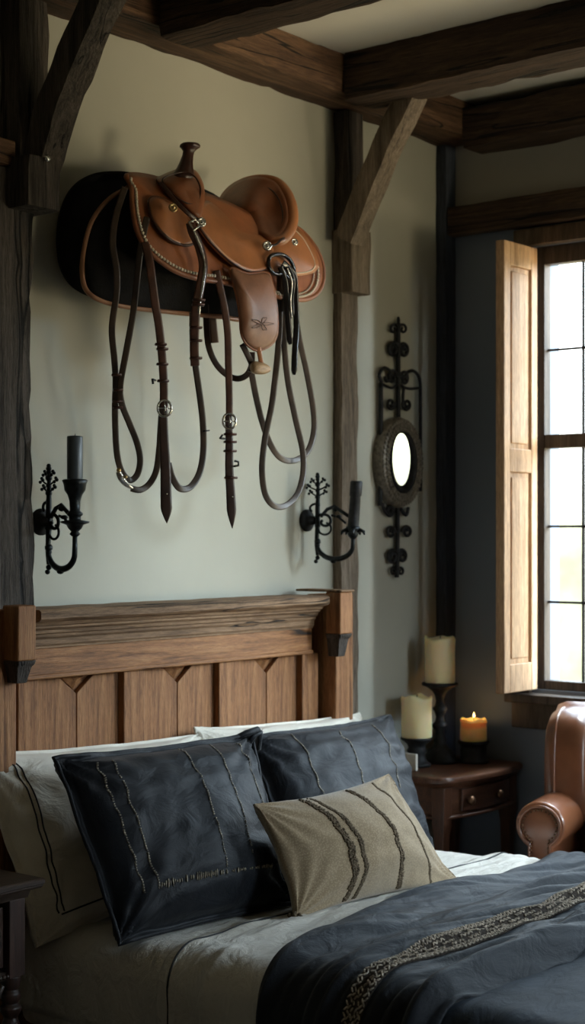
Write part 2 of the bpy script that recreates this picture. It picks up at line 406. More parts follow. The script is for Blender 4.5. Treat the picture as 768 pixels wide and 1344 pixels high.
# timbers
def T(name, *a, **k):
    return timber(name, *a, kind='structure', **k)
T('trim_1', (XC, -.095, 3.625), (6.05, -.095, 3.625), .16, .21, beamX, side=(0, -1, 0), wob=.004, amp=.005)            # wall plate along headboard wall
T('trim_2', (5.99, -.20, 3.58), (5.99, YD+.05, 3.58), .20, .18, beamY, side=(0, 0, 1))              # plate along window wall
T('trim_3', (5.13, -.21, 3.61), (5.13, YD+.05, 3.61), .22, .19, beamY, side=(0, 0, 1), wob=.005)
T('trim_4', (4.06, -.21, 3.605), (4.06, YD+.05, 3.605), .20, .20, beamY, side=(0, 0, 1), amp=.007, wob=.006)
T('trim_5', (3.49, -.21, 3.61), (3.49, YD+.05, 3.61), .20, .19, beamY, side=(0, 0, 1))
T('trim_6', (6.02, -.06, 3.20), (6.02, YD+.05, 3.20), .075, .13, beamY, side=(0, 0, 1), amp=.003, wob=.003)   # rail on window wall
T('trim_7', (6.02, -.027, 0), (6.02, -.027, 3.56), .085, .054, darkwood, side=(0, -1, 0), amp=.002, wob=.002)   # corner post
# right post
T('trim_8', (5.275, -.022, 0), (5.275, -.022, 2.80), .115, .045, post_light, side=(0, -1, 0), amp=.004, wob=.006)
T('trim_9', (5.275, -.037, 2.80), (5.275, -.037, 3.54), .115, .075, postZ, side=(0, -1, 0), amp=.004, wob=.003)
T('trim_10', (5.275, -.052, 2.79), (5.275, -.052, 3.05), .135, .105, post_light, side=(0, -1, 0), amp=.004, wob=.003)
# left post
T('trim_11', (3.36, -.05, 0), (3.36, -.05, 2.97), .27, .10, postZ, side=(0, -1, 0), amp=.009, wob=.012)
T('trim_12', (3.49, -.05, 2.95), (3.49, -.05, 3.54), .13, .10, postZ, side=(0, -1, 0), amp=.004, wob=.006)
T('trim_13', (3.455, -.10, 2.84), (3.455, -.10, 3.0), .14, .19, postZ, side=(0, -1, 0), amp=.004, wob=.004)
T('trim_14', (XC, -.06, 3.02), (3.40, -.06, 3.02), .085, .11, beamX, side=(0, -1, 0), amp=.003)
# braces
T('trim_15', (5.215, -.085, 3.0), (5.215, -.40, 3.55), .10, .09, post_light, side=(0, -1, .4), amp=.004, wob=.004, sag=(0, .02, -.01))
T('trim_16', (3.50, -.12, 3.0), (3.50, -.47, 3.56), .10, .10, postZ, side=(0, -1, .4), amp=.005, wob=.004, sag=(0, .045, -.03))
bm = lathe(B(), S(61, 208, .20), [(.001, 0), (.011, .001), (.013, .006), (.010, .010), (.003, .012)], 10, axis=(-.2, -1, 0)); ball(bm, S(60, 206, .215), .006, 6)
tag(mk('timber_peg', bm, silver), 'shiny metal bolt head in the wooden post under the left ceiling brace', 'bolt')

# ------------------------------------------------------------------ windows
ROWS = [1.16, 1.50, 1.83, 2.17, 2.23, 2.60, 2.97]
def window(idx, y0, y1):
    e = empty('window_%d' % idx, (XB+.06, (y0+y1)/2, WZ0)); e['kind'] = 'structure'
    def k(o): return o
    bm = B(); x0, x1 = XB+.02, XB+.075; f = .04
    box(bm, x0, x1, y0, y0+f, WZ0, WZ1); box(bm, x0, x1, y1-f, y1, WZ0, WZ1)
    box(bm, x0, x1, y0+f, y1-f, WZ0, WZ0+f); box(bm, x0, x1, y0+f, y1-f, WZ1-f-.04, WZ1)
    box(bm, x0, x1, y0+f, y1-f, 2.17, 2.23)
    mid = (y0+y1)/2
    box(bm, x0, x1, mid-.025, mid+.025, WZ0+f, WZ1-f)
    mk('window_frame', bm, frame_w, e, bevel=.004)
    bm = B(); mx = XB+.055
    for z in (1.50, 1.83, 2.60): box(bm, mx-.006, mx+.006, y0+f, y1-f, z-.005, z+.005)
    for a, b_ in ((y0+f, mid-.025), (mid+.025, y1-f)):
        for q in (1, 2): yy = a+(b_-a)*q/3; box(bm, mx-.006, mx+.006, yy-.005, yy+.005, WZ0+f, WZ1-f)
    mk('muntin', bm, iron_dull, e, smooth=False)
    mk('glass', box(B(), mx-.002, mx+.002, y0+f, y1-f, WZ0+f, WZ1-f), glass_m, e, smooth=False)
    bm = B(); box(bm, XB-.09, XB+.02, y0-.12, y1+.10, WZ0-.055, WZ0-.015)
    mk('window_sill', bm, frame_w, e, bevel=.006)
    mk('apron', box(B(), XB-.025, XB, y0-.1, y1+.10, WZ0-.17, WZ0-.055), frame_w, e, bevel=.004)
    bm = B(); box(bm, XB-.045, XB, y0-.1, y1+.08, WZ1, WZ1+.075); box(bm, XB-.03, XB, y1+.008, y1+.07, WZ0-.015, WZ1); box(bm, XB-.03, XB, y0-.07, y0-.005, WZ0-.015, WZ1)
    mk('casing', bm, wood('casing_wood%d' % idx, (.05, .03, .018), (.10, .065, .042), (.16, .11, .075), 'Z', 1, .5, .3), e, bevel=.005)
window(1, *WIN1); window(2, *ADDED_WIN2)  # second window is unseen, added so more light reaches the headboard wall
# shutter (opened at right angles to the window wall)
sh = empty('window_shutter', (6.04, -.47, WZ0), 'tall pale wooden panelled shutter standing open beside the bright window', 'shutter')
y0, y1, x0, x1, z0, z1 = -.495, -.452, 5.755, 6.03, 1.125, 3.035
bm = B(); st_ = .05
box(bm, x0, x0+st_, y0, y1, z0, z1); box(bm, x1-st_, x1, y0, y1, z0, z1)
box(bm, x0+st_, x1-st_, y0, y1, z0, z0+.12); box(bm, x0+st_, x1-st_, y0, y1, z1-.10, z1); box(bm, x0+st_, x1-st_, y0, y1, 2.06, 2.16)
mk('frame', bm, shutter_w, sh, bevel=.004)
for a, b_ in ((z0+.12, 2.06), (2.16, z1-.10)):
    bm = B(); box(bm, x0+st_-.002, x1-st_+.002, y0+.014, y1-.01, a-.002, b_+.002)
    box(bm, x0+st_+.022, x1-st_-.022, y0+.006, y0+.016, a+.022, b_-.022)
    mk('panel', bm, shutter_w, sh, bevel=.006)
for z in (1.35, 2.1, 2.85):
    bm = lathe(B(), (6.035, y1+.006, z-.035), [(.007, 0), (.008, .002), (.008, .068), (.007, .07)], 10); box(bm, 5.99, 6.03, y1-.002, y1+.003, z-.03, z+.03)
    mk('hinge', bm, iron, sh)

# ================================================================== BED
BX0, BX1, ZT = 3.32, 5.17, .585
bed = empty('bed', ((BX0+BX1)/2, -1.0, 0), 'carved oak bed with a tall panelled headboard against the cream wall', 'bed')
HD = .15     # headboard front distance
def HX_(px, d=HD): return S(px, 0, d).x
def HZ_(px, py, d=HD): return S(px, py, d).z
hx0, hx1 = 3.40, S(433, 0, .235).x
zt = (HZ_(48, 797)+HZ_(432, 781))/2
print('headboard', hx0, hx1, zt, HZ_(48, 797), HZ_(432, 781))
zr = (HZ_(48, 888)+HZ_(415, 853))/2
zm = (HZ_(48, 842, HD)+HZ_(415, 817, HD))/2
# back board
hb = mk('headboard', box(B(), hx0-.15, hx1+.05, -.085, -.052, .25, zt-.03), oakX, bed, bevel=.003)
bm = B()   # moulded cap: profile swept along X
prof = [(.052, 0), (.225, 0), (.235, -.006), (.235, -.03), (.225, -.038), (.205, -.042), (.200, -.052), (.190, -.056), (.190, -.062), (.178, -.070), (.176, -.080), (.166, -.084), (.166, -.092), (.158, -.10), (.158, -.118), (.152, -.124), (.152, -.13), (.052, -.13)]
nseg = 60; rings = []
for i in range(nseg+1):
    x = hx0+(hx1-hx0)*i/nseg
    rings.append([bm.verts.new((x, -a, zt+h+(noise.noise(Vector((x*9, a*20, h*30)))*.003 if h > -.04 else 0))) for a, h in prof])
for a, c in zip(rings, rings[1:]):
    for k in range(len(prof)): bm.faces.new((a[k], a[(k+1) % len(prof)], c[(k+1) % len(prof)], c[k]))
bm.faces.new(rings[0]); bm.faces.new(rings[-1][::-1])
o = mk('cap_moulding', bm, oak_cap, hb, True); s = o.modifiers.new('es', 'EDGE_SPLIT'); s.split_angle = .5
# frieze rail
mk('frieze_rail', box(B(), hx0, hx1, -.148, -.085, zr, zt-.13), oakX, hb, bevel=.005)
mk('rail_bead', box(B(), hx0, hx1, -.156, -.085, zr-.012, zr+.004), oakX, hb, bevel=.005)
# stiles and panels
stl = [(24, 50), (163, 190), (288, 315), (397, 418)]
xs = [(HX_(a, .135), HX_(b_, .135)) for a, b_ in stl]
for a, b_ in xs: mk('stile', box(B(), a, b_, -.135, -.085, .35, zr-.012), oakZ, hb, bevel=.004)
for i in range(3):
    a, b_ = xs[i][1], xs[i+1][0]; mid = (a+b_)/2; top = zr-.012; g = .002
    vw, vh = (b_-a)*.20, .062
    for sgn in (-1, 1):
        e_ = a if sgn < 0 else b_
        bm = B(); poly = [(e_-sgn*g, .35), (mid+sgn*g, .35), (mid+sgn*g, top-vh), (mid+sgn*vw, top-.004), (e_-sgn*g, top-.004)]
        fv = [bm.verts.new((x, -.108, z)) for x, z in poly]; bv = [bm.verts.new((x, -.086, z)) for x, z in poly]
        bm.faces.new(fv); bm.faces.new(bv[::-1])
        for k in range(5): bm.faces.new((fv[k], fv[(k+1) % 5], bv[(k+1) % 5], bv[k]))
        mk('panel_board', bm, oakZ, hb, bevel=.003)
    bm = B(); v = [bm.verts.new(p) for p in ((mid-vw*.8, -.09, top-.004), (mid+vw*.8, -.09, top-.004), (mid, -.09, top-vh*.8), (mid, -.104, top-.02))]
    bm.faces.new((v[0], v[3], v[2])); bm.faces.new((v[1], v[2], v[3])); bm.faces.new((v[0], v[1], v[3])); bm.faces.new((v[0], v[2], v[1]))
    mk('carved_point', bm, oakZ, hb, smooth=False)
# headboard posts
def bracket(xa, xb, zt_, zb, ztip, dd, nm='corbel', bk=.195):
    bm = B(); box(bm, xa, xb, -dd, -bk, zb, zt_)
    mk(nm, bm, oakZ, hb, bevel=.006)
    bm = B(); m_ = (xa+xb)/2; hw = (xb-xa)/2
    secs = [(zb, 1.0, dd), (zb-.012, .92, dd-.003), (zb-.02, .80, dd-.012), (ztip+.02, .62, dd-.02), (ztip, .55, dd-.025)]
    rr = [[bm.verts.new(p) for p in ((m_-hw*q, -d_, z), (m_+hw*q, -d_, z), (m_+hw*q, -bk, z), (m_-hw*q, -bk, z))] for z, q, d_ in secs]
    for a, c in zip(rr, rr[1:]):
        for k in range(4): bm.faces.new((a[k], a[(k+1) % 4], c[(k+1) % 4], c[k]))
    bm.faces.new(rr[0]); bm.faces.new(rr[-1][::-1]); mk(nm, bm, postZ, hb, bevel=.003)
bracket(HX_(24, .27), HX_(48, .27), HZ_(30, 795, .27), HZ_(30, 868, .27), HZ_(30, 898, .27), .27)
bracket(HX_(447, .27), HX_(463, .27), HZ_(455, 777, .27), HZ_(455, 832, .27), HZ_(455, 862, .27), .27)
mk('corner_post', box(B(), 3.16, HX_(22, .20), -.20, -.052, 0, HZ_(30, 795, .2)-.01), oakZ, hb, bevel=.006)
mk('corner_post', box(B(), HX_(441, .20), HX_(464, .20), -.20, -.052, 0, HZ_(455, 780, .2)), oakZ, hb, bevel=.006)
bm = B(); box(bm, HX_(446, .27), HX_(464, .27), -.278, -.05, HZ_(455, 777, .27), HZ_(455, 774, .27))
mk('post_cap', bm, oak_cap, hb, bevel=.004)
mk('mattress', box(B(), BX0+.03, BX1-.03, -2.1, -.17, .25, ZT-.02), cream, bed, bevel=.05, seg=4)
mk('side_rail', box(B(), BX0+.05, BX0+.09, -2.1, -.12, .12, .3), oakX, bed, bevel=.004)
mk('side_rail', box(B(), BX1-.09, BX1-.05, -2.1, -.12, .12, .3), oakX, bed, bevel=.004)
for x in (BX0+.06, BX1-.12):
    mk('leg', box(B(), x, x+.06, -2.1, -2.04, 0, .25), oakZ, bed, bevel=.004)

# ------------------------------------------------------------------ bedding surfaces
RAD = .10; WT = BX1-BX0
def bedpt(s, y, off):
    """s runs over the width: <0 hangs down the near side, >WT down the far side"""
    r = RAD; q = r*PI/2; zt_ = ZT
    def left(sd):   # sd distance from start of flat top, outward
        if sd < q:
            a = sd/r; return -math.sin(a)*(r+off), -(1-math.cos(a))*(r+off), (-math.sin(a), math.cos(a))
        return -(r+off), -(r+off)-(sd-q), (-1, 0)
    if s < r:
        dx, dz, n_ = left(r-s); return Vector((BX0+r+dx, y, zt_+off+dz)), Vector((n_[0], 0, n_[1]))
    if s > WT-r:
        dx, dz, n_ = left(s-(WT-r)); return Vector((BX1-r-dx, y, zt_+off+dz)), Vector((-n_[0], 0, n_[1]))
    return Vector((BX0+s, y, zt_+off)), Vector((0, 0, 1))
def cloth(name, y0, y1, s0, s1, off, disp, mat, ns=150, nyy=90, th=.012, parent=None, edge=0):
    bm = B(); g = []
    for i in range(ns+1):
        s = s0+(s1-s0)*i/ns; row = []
        for j in range(nyy+1):
            f = j/nyy
            ya = y0(s) if callable(y0) else y0; yb = y1(s) if callable(y1) else y1
            y = ya+(yb-ya)*f
            p, n_ = bedpt(s, y, off); p = p+n_*disp(s, y, f)
            row.append(bm.verts.new(p))
        g.append(row)
    for i in range(ns):
        for j in range(nyy): bm.faces.new((g[i][j], g[i+1][j], g[i+1][j+1], g[i][j+1]))
    return mk(name, bm, mat, parent, True, solid=th, off=-1)
def fb(x, y, z=0, o=3): 
    return noise.fractal(Vector((x, y, z)), .9, 2.0, o)
def d_sheet(s, y, f): return .0035*fb(s*5, y*9)+.003*fb(s*2+y*3, y*2, 3)
bs = cloth('fitted_sheet', -.14, -2.11, -.22, WT+.22, .004, d_sheet, linen, 90, 90, .004)
tag(bs, 'pale grey linen fitted sheet covering the mattress below the pillows', 'sheet')
def d_duv(s, y, f):
    w_ = .014*abs(fb(s*1.8+y*1.5, y*11, 1))+.006*fb(s*5-y*3, y*6, 5)+.007*abs(fb(s*2.5, y*17, 8, 2))
    return w_+.008*math.sin(min(1, f*12)*PI/2)
dv = cloth('duvet', lambda s: -.83+.02*math.sin(s*3), -1.58, -.42, WT+.3, .014, d_duv, linen, 170, 130, .010)
tag(dv, 'pale grey linen duvet with a thin dark seam spread over the middle of the bed', 'duvet')
def on_bed(s, y, off, disp, f): p, n_ = bedpt(s, y, off); return p+n_*disp(s, y, f)
path = [on_bed(s_, -.875+.02*math.sin(s_*3), .014, d_duv, .05)+Vector((0, 0, .001)) for s_ in [-.40+k*.02 for k in range(int((WT+.5)/.02))]]
mk('seam', tube(B(), path, .0035, 6), piping_b, dv, label='dark seam line')
# blanket on the foot
def d_foot(s, y, f): return .007*fb(s*1.6+y, y*7, 2)+.008*abs(fb(s*1.1+3, y*5, 7))+.006*math.sin(min(1, f*10)*PI/2)
fo = cloth('blanket', -1.60, -2.18, -.45, WT+.3, .026, d_foot, navy_foot, 130, 60, .015)
tag(fo, 'dark slate blue blanket at the foot of the bed, in the lower right corner', 'blanket')
# navy throw
def thr_y0(s): return -1.10-.10*max(0, 1-s/1.2)**2+.02*math.sin(s*4)
def thr_y1(s): return -1.80-.04*math.sin(s*2.5)
def d_thr(s, y, f):
    puff = .040*math.sin(PI*min(1, f*8)/2)*1.0
    puff *= min(1, ((1-f)*9)+.15)**.5
    sk = y+.10*s
    folds = .034*fb(s*.9, sk*6.5, 4, 2)+.022*abs(fb(s*.8+2, sk*11+s*1.1, 9, 2))+.003*fb(s*4, sk*22, 6)
    folds += .012*fb(s*1.6, sk*17+s*2, 12, 2)+.020*max(0, noise.noise(Vector((s*1.3+4, sk*8.5-s*.8, 3))))
    ridge = .034*math.exp(-((f-.90)/.06)**2)-.022*math.exp(-((f-.81)/.035)**2)+.015*math.exp(-((f-.1)/.08)**2)
    return puff+max(-.03, folds*1.35)+ridge
tb = cloth('throw_blanket', thr_y0, thr_y1, -.55, WT+.33, .022, d_thr, navy2, 240, 190, .02)
tag(tb, 'dark navy throw blanket with a cream woven band, rumpled across the bed', 'throw blanket')
# woven band
def bandline(s, k): return (.60+.05*s+.02*math.sin(s*2.2)+k)
def band_pt(s, k, lift):
    f = bandline(s, k); y = thr_y0(s)+(thr_y1(s)-thr_y0(s))*f
    p, n_ = bedpt(s, y, .022); return p+n_*(d_thr(s, y, f)+lift), n_
bm = B(); g = []
for i in range(241):
    s = -.52+(WT+.82)*i/240
    g.append([bm.verts.new(band_pt(s, k, .002+.001*math.sin(j))[0]) for j, k in enumerate([-.052+.104*q/12 for q in range(13)])])
for i in range(240):
    for j in range(12): bm.faces.new((g[i][j], g[i+1][j], g[i+1][j+1], g[i][j+1]))
wb = mk('woven_band', bm, band_m, tb, True, solid=.004, off=1)
wb['label'] = 'coarse cream and brown woven band'
bm = B()
def dash(bm, a, c, r, n=5): tube(bm, [a+(c-a)*q for q in (0, .15, .5, .85, 1)], r, n, [.3, .8, 1, .8, .3])
for row, k in enumerate([-.046, -.034, -.018, 0.0, .018, .034, .046]):
    n = 290
    for i in range(n):
        s = -.5+(WT+.78)*(i+.5*(row % 2)+random.uniform(-.15, .15))/n
        if s > 1.95: continue
        if row in (2, 3, 4) and (i//3) % 3 == row % 3: continue
        dk = .006*(1 if i % 2 else -1)
        a, n_ = band_pt(s-.0036, k-dk, .0085); c, _ = band_pt(s+.0036, k+dk, .0085)
        dash(bm, a, c, .0028)
mk('woven_yarn', bm, band_y, wb, True, label='cream yarn stitches')

# ------------------------------------------------------------------ pillows
class Pillow:
    def __init__(s, c, T, pinch=.06, flange=0, ex=.5, seed=0, wr=.006, sag=0, pe=2.6):
        s.c = [Vector(q) for q in c]; s.T = T; s.pinch = pinch; s.fl = flange; s.ex = ex; s.seed = seed; s.wr = wr; s.sag = sag; s.pe = pe
        a, b_, c_, d = s.c; s.n = (b_-a).cross(d-a).normalized()
        if s.n.y > 0: s.n = -s.n
        s.W = (b_-a).length; s.H = (d-a).length
    def base(s, u, v):
        u2 = u*(1-s.pinch*(1-v*v)); v2 = v*(1-s.pinch*(1-u*u)) 
        a, b_, c_, d = s.c; U, V = (u2+1)/2, (v2+1)/2
        return a*(1-U)*(1-V)+b_*U*(1-V)+c_*U*V+d*(1-U)*V
    def prof(s, u, v):
        f = 1-s.fl; a = min(1, abs(u)/f); b_ = min(1, abs(v)/f)
        return (max(0, 1-a**s.pe)*max(0, 1-b_**s.pe))**s.ex
    def pt(s, u, v, side=1, lift=0):
        p = s.base(u, v); q = s.prof(u, v); th = s.T*q
        k = s.seed*7.3
        x, y = u*s.W/2, v*s.H/2
        # creases fan out from the corners and cross the face
        w_ = s.wr*(fb(x*5+k, y*5, k)+.5*fb(x*12, y*12+k, k+2)) 
        cx, cy = (s.W/2-abs(x)), (s.H/2-abs(y)); ang = math.atan2(cy, cx+1e-5); rr = math.hypot(cx, cy)
        w_ += s.wr*1.6*math.sin(ang*16+k+3*math.copysign(1, u))*math.exp(-rr/.13)*min(1, rr/.03)
        w_ += s.wr*1.0*noise.noise(Vector((x*3+k, y*22, k)))*min(1, q*2)
        return p+s.n*(side*(th+.005)+w_+lift-s.sag*(1-v*v)*q)
    def mesh(s, N_=64, M=48):
        bm = B(); 
        for side in (1, -1):
            g = []
            for i in range(N_+1):
                u = math.sin((-1+2*i/N_)*PI/2*.985)/math.sin(PI/2*.985)
                g.append([bm.verts.new(s.pt(u, math.sin((-1+2*j/M)*PI/2*.985)/math.sin(PI/2*.985), side)) for j in range(M+1)])
            for i in range(N_):
                for j in range(M): bm.faces.new((g[i][j], g[i+1][j], g[i+1][j+1], g[i][j+1]))
            if side == 1: g1 = g
        def ring(g):
            return [g[i][0] for i in range(N_)]+[g[N_][j] for j in range(M)]+[g[i][M] for i in range(N_, 0, -1)]+[g[0][j] for j in range(M, 0, -1)]
        a, b_ = ring(g1), ring(g)
        for k in range(len(a)): bm.faces.new((a[k], a[(k+1) % len(a)], b_[(k+1) % len(a)], b_[k]))
        return bm
    def rim(s, r=1.0, n=40, lift=-.005, side=1):
        pts = []
        for k in range(n): pts.append(s.pt(-r+2*r*k/n, -r, side, lift))
        for k in range(n): pts.append(s.pt(r, -r+2*r*k/n, side, lift))
        for k in range(n): pts.append(s.pt(r-2*r*k/n, r, side, lift))
        for k in range(n): pts.append(s.pt(-r, r-2*r*k/n, side, lift))
        return pts
# corners are ordered lower left, lower right, upper right, upper left
pc1 = Pillow([(3.23, -.40, .555), (4.16, -.44, .64), (4.22, -.17, 1.085), (3.20, -.13, 1.12)], .085, .05, .05, .5, 1, .008)
o = mk('bed_pillow', pc1.mesh(), cream); tag(o, 'cream pillow with dark double piping, leftmost on the bed behind the navy pillow', 'pillow', 'cream bed pillows')
for q in (-.80, -.765):
    mk('piping', tube(B(), [pc1.pt(q+.02*math.sin(3*v_), v_, 1, .001) for v_ in [-.78+1.7*k/40 for k in range(41)]], .0028, 6), piping_b, o, label='dark piping line')
mk('piping', tube(B(), [pc1.pt(-.8+1.5*k/40, -.80, 1, .001) for k in range(41)], .0028, 6), piping_b, o, label='dark piping line')
pc2 = Pillow([(4.25, -.42, .63), (5.10, -.42, .63), (5.17, -.17, 1.075), (4.18, -.17, 1.11)], .08, .05, .05, .5, 2, .008)
o = mk('bed_pillow', pc2.mesh(), cream); tag(o, 'plain cream pillow on the right, mostly hidden behind the far navy pillow', 'pillow', 'cream bed pillows')
pn2 = Pillow([(4.12, -.70, .62), (4.97, -.66, .62), (5.16, -.33, 1.075), (4.24, -.36, 1.085)], .11, .035, .055, .5, 3, .011)
pn1 = Pillow([(3.29, -.69, .60), (4.02, -.76, .60), (4.20, -.42, 1.10), (3.28, -.42, 1.12)], .125, .03, .055, .5, 4, .011)
def navy_pillow(P, label, cols, bottom=True, ties=None):
    o = mk('throw_pillow', P.mesh(), navy); tag(o, label, 'pillow', 'navy pillows')
    mk('piping', tube(B(), P.rim(1.0), .007, 8, closed=True), navy, o)
    for cx, bend, v0, v1 in cols:
        bm = B(); n = int((v1-v0)*75)
        for k in range(n):
            v_ = v0+(v1-v0)*k/n
            if random.random() < .12: continue
            u = cx+bend*(v_)**2
            a = P.pt(u-.008, v_, 1, .002); c = P.pt(u+.008, v_+.006*(1 if k % 2 else -1), 1, .002)
            dash(bm, a, c, random.uniform(.0018, .0034), 4)
        mk('embroidery', bm, embroid, o, label='tan embroidered stitch row')
    if bottom:
        bm = B()
        for k in range(60):
            u = -.62+1.3*k/60
            if random.random() < .25: continue
            v_ = -.60-.02*math.sin(u*3); h = random.uniform(.01, .035)*(1.3 if u < 0 else .8)
            a = P.pt(u, v_-h, 1, .002); c = P.pt(u+.006, v_+h, 1, .002); dash(bm, a, c, random.uniform(.002, .0034), 4)
        mk('embroidery', bm, embroid, o, label='tan embroidered motif row')
    return o
o = navy_pillow(pn1, 'large navy pillow with tan embroidered rows, leftmost and nearest the left bedside table', [(-.66, .04, -.6, .85), (-.78, .04, -.6, .85), (.05, .05, -.55, .93), (.38, .05, -.45, .93), (.70, .05, -.1, .92)])
bm = B(); c = pn1.c[2]; tube(bm, [c+Vector(q) for q in ((-.10, .0, -.005), (-.05, -.02, .012), (.0, -.03, .02), (.03, -.02, 0), (.02, -.01, -.03))], .012, 8, [.6, 1, 1.1, .9, .5]); tube(bm, [c+Vector(q) for q in ((-.04, -.02, -.03), (-.02, -.03, 0), (.01, -.035, .012), (.03, -.01, -.05))], .01, 8)
mk('corner_knot', bm, navy, o)
o = navy_pillow(pn2, 'dark navy pillow behind the tan cushion, nearest the candle table', [(-.05, .05, -.3, .8), (.48, .05, -.2, .85), (-.6, .04, -.3, .9)], False)
# tan lumbar
pt_ = Pillow([S(388, 1206, .93), S(602, 1160, 1.0), S(509, 1016, .80), S(332, 1056, .78)], .13, .10, 0, .7, 5, .007, 0, 2.0)
o = mk('lumbar_cushion', pt_.mesh(), tan); tag(o, 'small tan nubby cushion with brown woven stripes, in front of the navy pillows', 'cushion')
for cx, ww, r_ in ((-.42, .05, .0045), (-.30, .03, .003), (.18, .045, .0035), (.60, .02, .002)):
    bm = B()
    for k in range(420):
        v_ = -.96+1.92*k/420; u = cx+.06*(v_*v_)*(-1 if cx < 0 else .3)+random.uniform(-1, 1)*ww*.6
        a = pt_.pt(u-.012, v_-.012, 1, .001); c = pt_.pt(u+.012, v_+.012, 1, .001); dash(bm, a, c, r_*random.uniform(.7, 1.2), 5)
    mk('woven_stripe', bm, tan_dark, o, label='brown woven yarn stripe')
for q in (0, 1):
    bm = B(); c = pt_.c[q]
    for k in range(14): ball(bm, c+Vector((random.uniform(-.014, .014), random.uniform(-.014, .014), random.uniform(-.008, .016))), random.uniform(.006, .011), 6)
    mk('corner_tassel', bm, tan_dark, o)

# ================================================================== SADDLE
sad = empty('saddle', S(250, 300, .0), 'brown leather western saddle hanging on the cream wall with long straps and reins', 'saddle')
def sp(name, bm, mat, par=None, **k): return mk(name, bm, mat, par or sad, **k)
# wall support
bm = B(); c = S(270, 330, .02); box(bm, c.x-.06, c.x+.06, -.02, -.001, c.z-.1, c.z+.08); tube(bm, [c+Vector((0, 0, 0)), c+Vector((0, -.2, .02)), c+Vector((0, -.33, .03))], .02, 10)
sp('wall_bracket', bm, darkwood)
# far flap of the pad, near the wall
o1 = [(182, 230, .24), (150, 227, .20), (120, 231, .15), (94, 248, .09), (79, 280, .045), (75, 318, .035), (80, 352, .035), (96, 377, .04), (125, 391, .05), (180, 402, .06), (250, 408, .08), (300, 406, .10), (335, 350, .15), (300, 270, .24), (240, 240, .25)]
c1 = (200, 315, .12)
fl = sp('saddle_pad', sheet(B(), o1, c1, 10, 1.3), pad_b, solid=.018)
sp('pad_edge', tube(B(), edge_pts(o1, c1, 3, pw=1.3, lift=0), .009, 8, closed=True), pad_b, fl)
o2 = [(184, 236, .25), (165, 246, .24), (140, 262, .22), (119, 290, .20), (109, 325, .19), (106, 358, .20), (112, 382, .21), (132, 396, .23), (170, 405, .26), (230, 412, .30), (290, 417, .33), (322, 418, .35), (345, 380, .37), (330, 300, .33), (250, 250, .27)]
c2 = (220, 330, .33)
nf = sp('saddle_pad', sheet(B(), o2, c2, 10, 1.6), pad_b, solid=.018)
sp('pad_edge', tube(B(), edge_pts(o2, c2, 2, pw=1.6, lift=.004), .009, 8, closed=True), pad_rim, nf, label='brown leather rim')
# near skirt
o3 = [(165, 229, .26), (171, 244, .29), (172, 269, .33), (177, 299, .37), (188, 323, .39), (208, 343, .41), (233, 359, .43), (262, 368, .44), (300, 374, .45), (345, 386, .46), (380, 393, .46), (402, 394, .455), (418, 386, .45), (426, 368, .44), (424, 343, .43), (411, 318, .41), (388, 297, .37), (340, 285, .33), (290, 262, .29), (230, 240, .27), (190, 229, .25)]
c3 = (290, 325, .42)
sk = sp('skirt', sheet(B(), o3, c3, 12, 1.7), leather_mid, solid=.010)
# rolled edge and rope stitching
def rope_row(bm, pts, step, r):
    rs = resample(pts, step)
    for i, p in enumerate(rs[:-1]):
        d_ = (rs[i+1]-p); ball(bm, p, r, 6, (1, .8, 1))
ep = edge_pts(o3, c3, 2, pw=1.7, lift=.0, rng=(0, 17))
sp('skirt_edge', tube(B(), ep, .009, 8), leather_dk, sk)
bm = B(); e1 = edge_pts(o3, c3, 9, pw=1.7, lift=.010, rng=(0, 16)); rope_row(bm, e1, .0125, .0060)
e2 = edge_pts(o3, c3, 15, pw=1.7, lift=.010, rng=(9, 16)); rope_row(bm, e2, .0095, .0040)
sp('rope_stitching', bm, rope, sk, label='white rope stitching')
# rear jockey
o4 = [(352, 318, .43), (372, 300, .42), (385, 297, .42), (401, 311, .435), (413, 333, .45), (417, 350, .46), (408, 359, .465), (388, 362, .47), (362, 360, .475), (348, 345, .46)]
c4 = (380, 335, .475)
rj = sp('rear_jockey', sheet(B(), o4, c4, 6, 2), leather, solid=.008)
bm = B(); tube(bm, edge_pts(o4, c4, 4, pw=2, lift=.006, rng=(2, 8)), .0022, 6); sp('edge_line', bm, rope, rj, label='pale edge line')
# front jockey
o5 = [(196, 263, .355), (207, 259, .36), (228, 268, .38), (246, 284, .40), (256, 302, .42), (256, 317, .43), (244, 322, .43), (225, 316, .425), (209, 301, .41), (198, 281, .38)]
c5 = (225, 291, .418)
fj = sp('front_jockey', sheet(B(), o5, c5, 7, 2), leather, solid=.009)
sp('jockey_edge', tube(B(), edge_pts(o5, c5, 0, pw=2, lift=0), .0055, 8, closed=True), horn_l, fj, label='dark rolled edge')
# seat
o6 = [(258, 290, .43), (262, 272, .36), (272, 265, .31), (290, 269, .28), (306, 276, .24), (322, 290, .28), (342, 306, .37), (357, 318, .43), (356, 338, .465), (349, 353, .475), (330, 357, .475), (307, 347, .47), (286, 329, .46), (268, 308, .45)]
c6 = (308, 318, .43)
se = sp('seat', sheet(B(), o6, c6, 10, 1.6), leather, solid=.016)
sp('seat_piping', tube(B(), edge_pts(o6, c6, 1, pw=1.6, lift=.002, rng=(8, 14)), .005, 8), horn_l, se, label='dark seat piping')
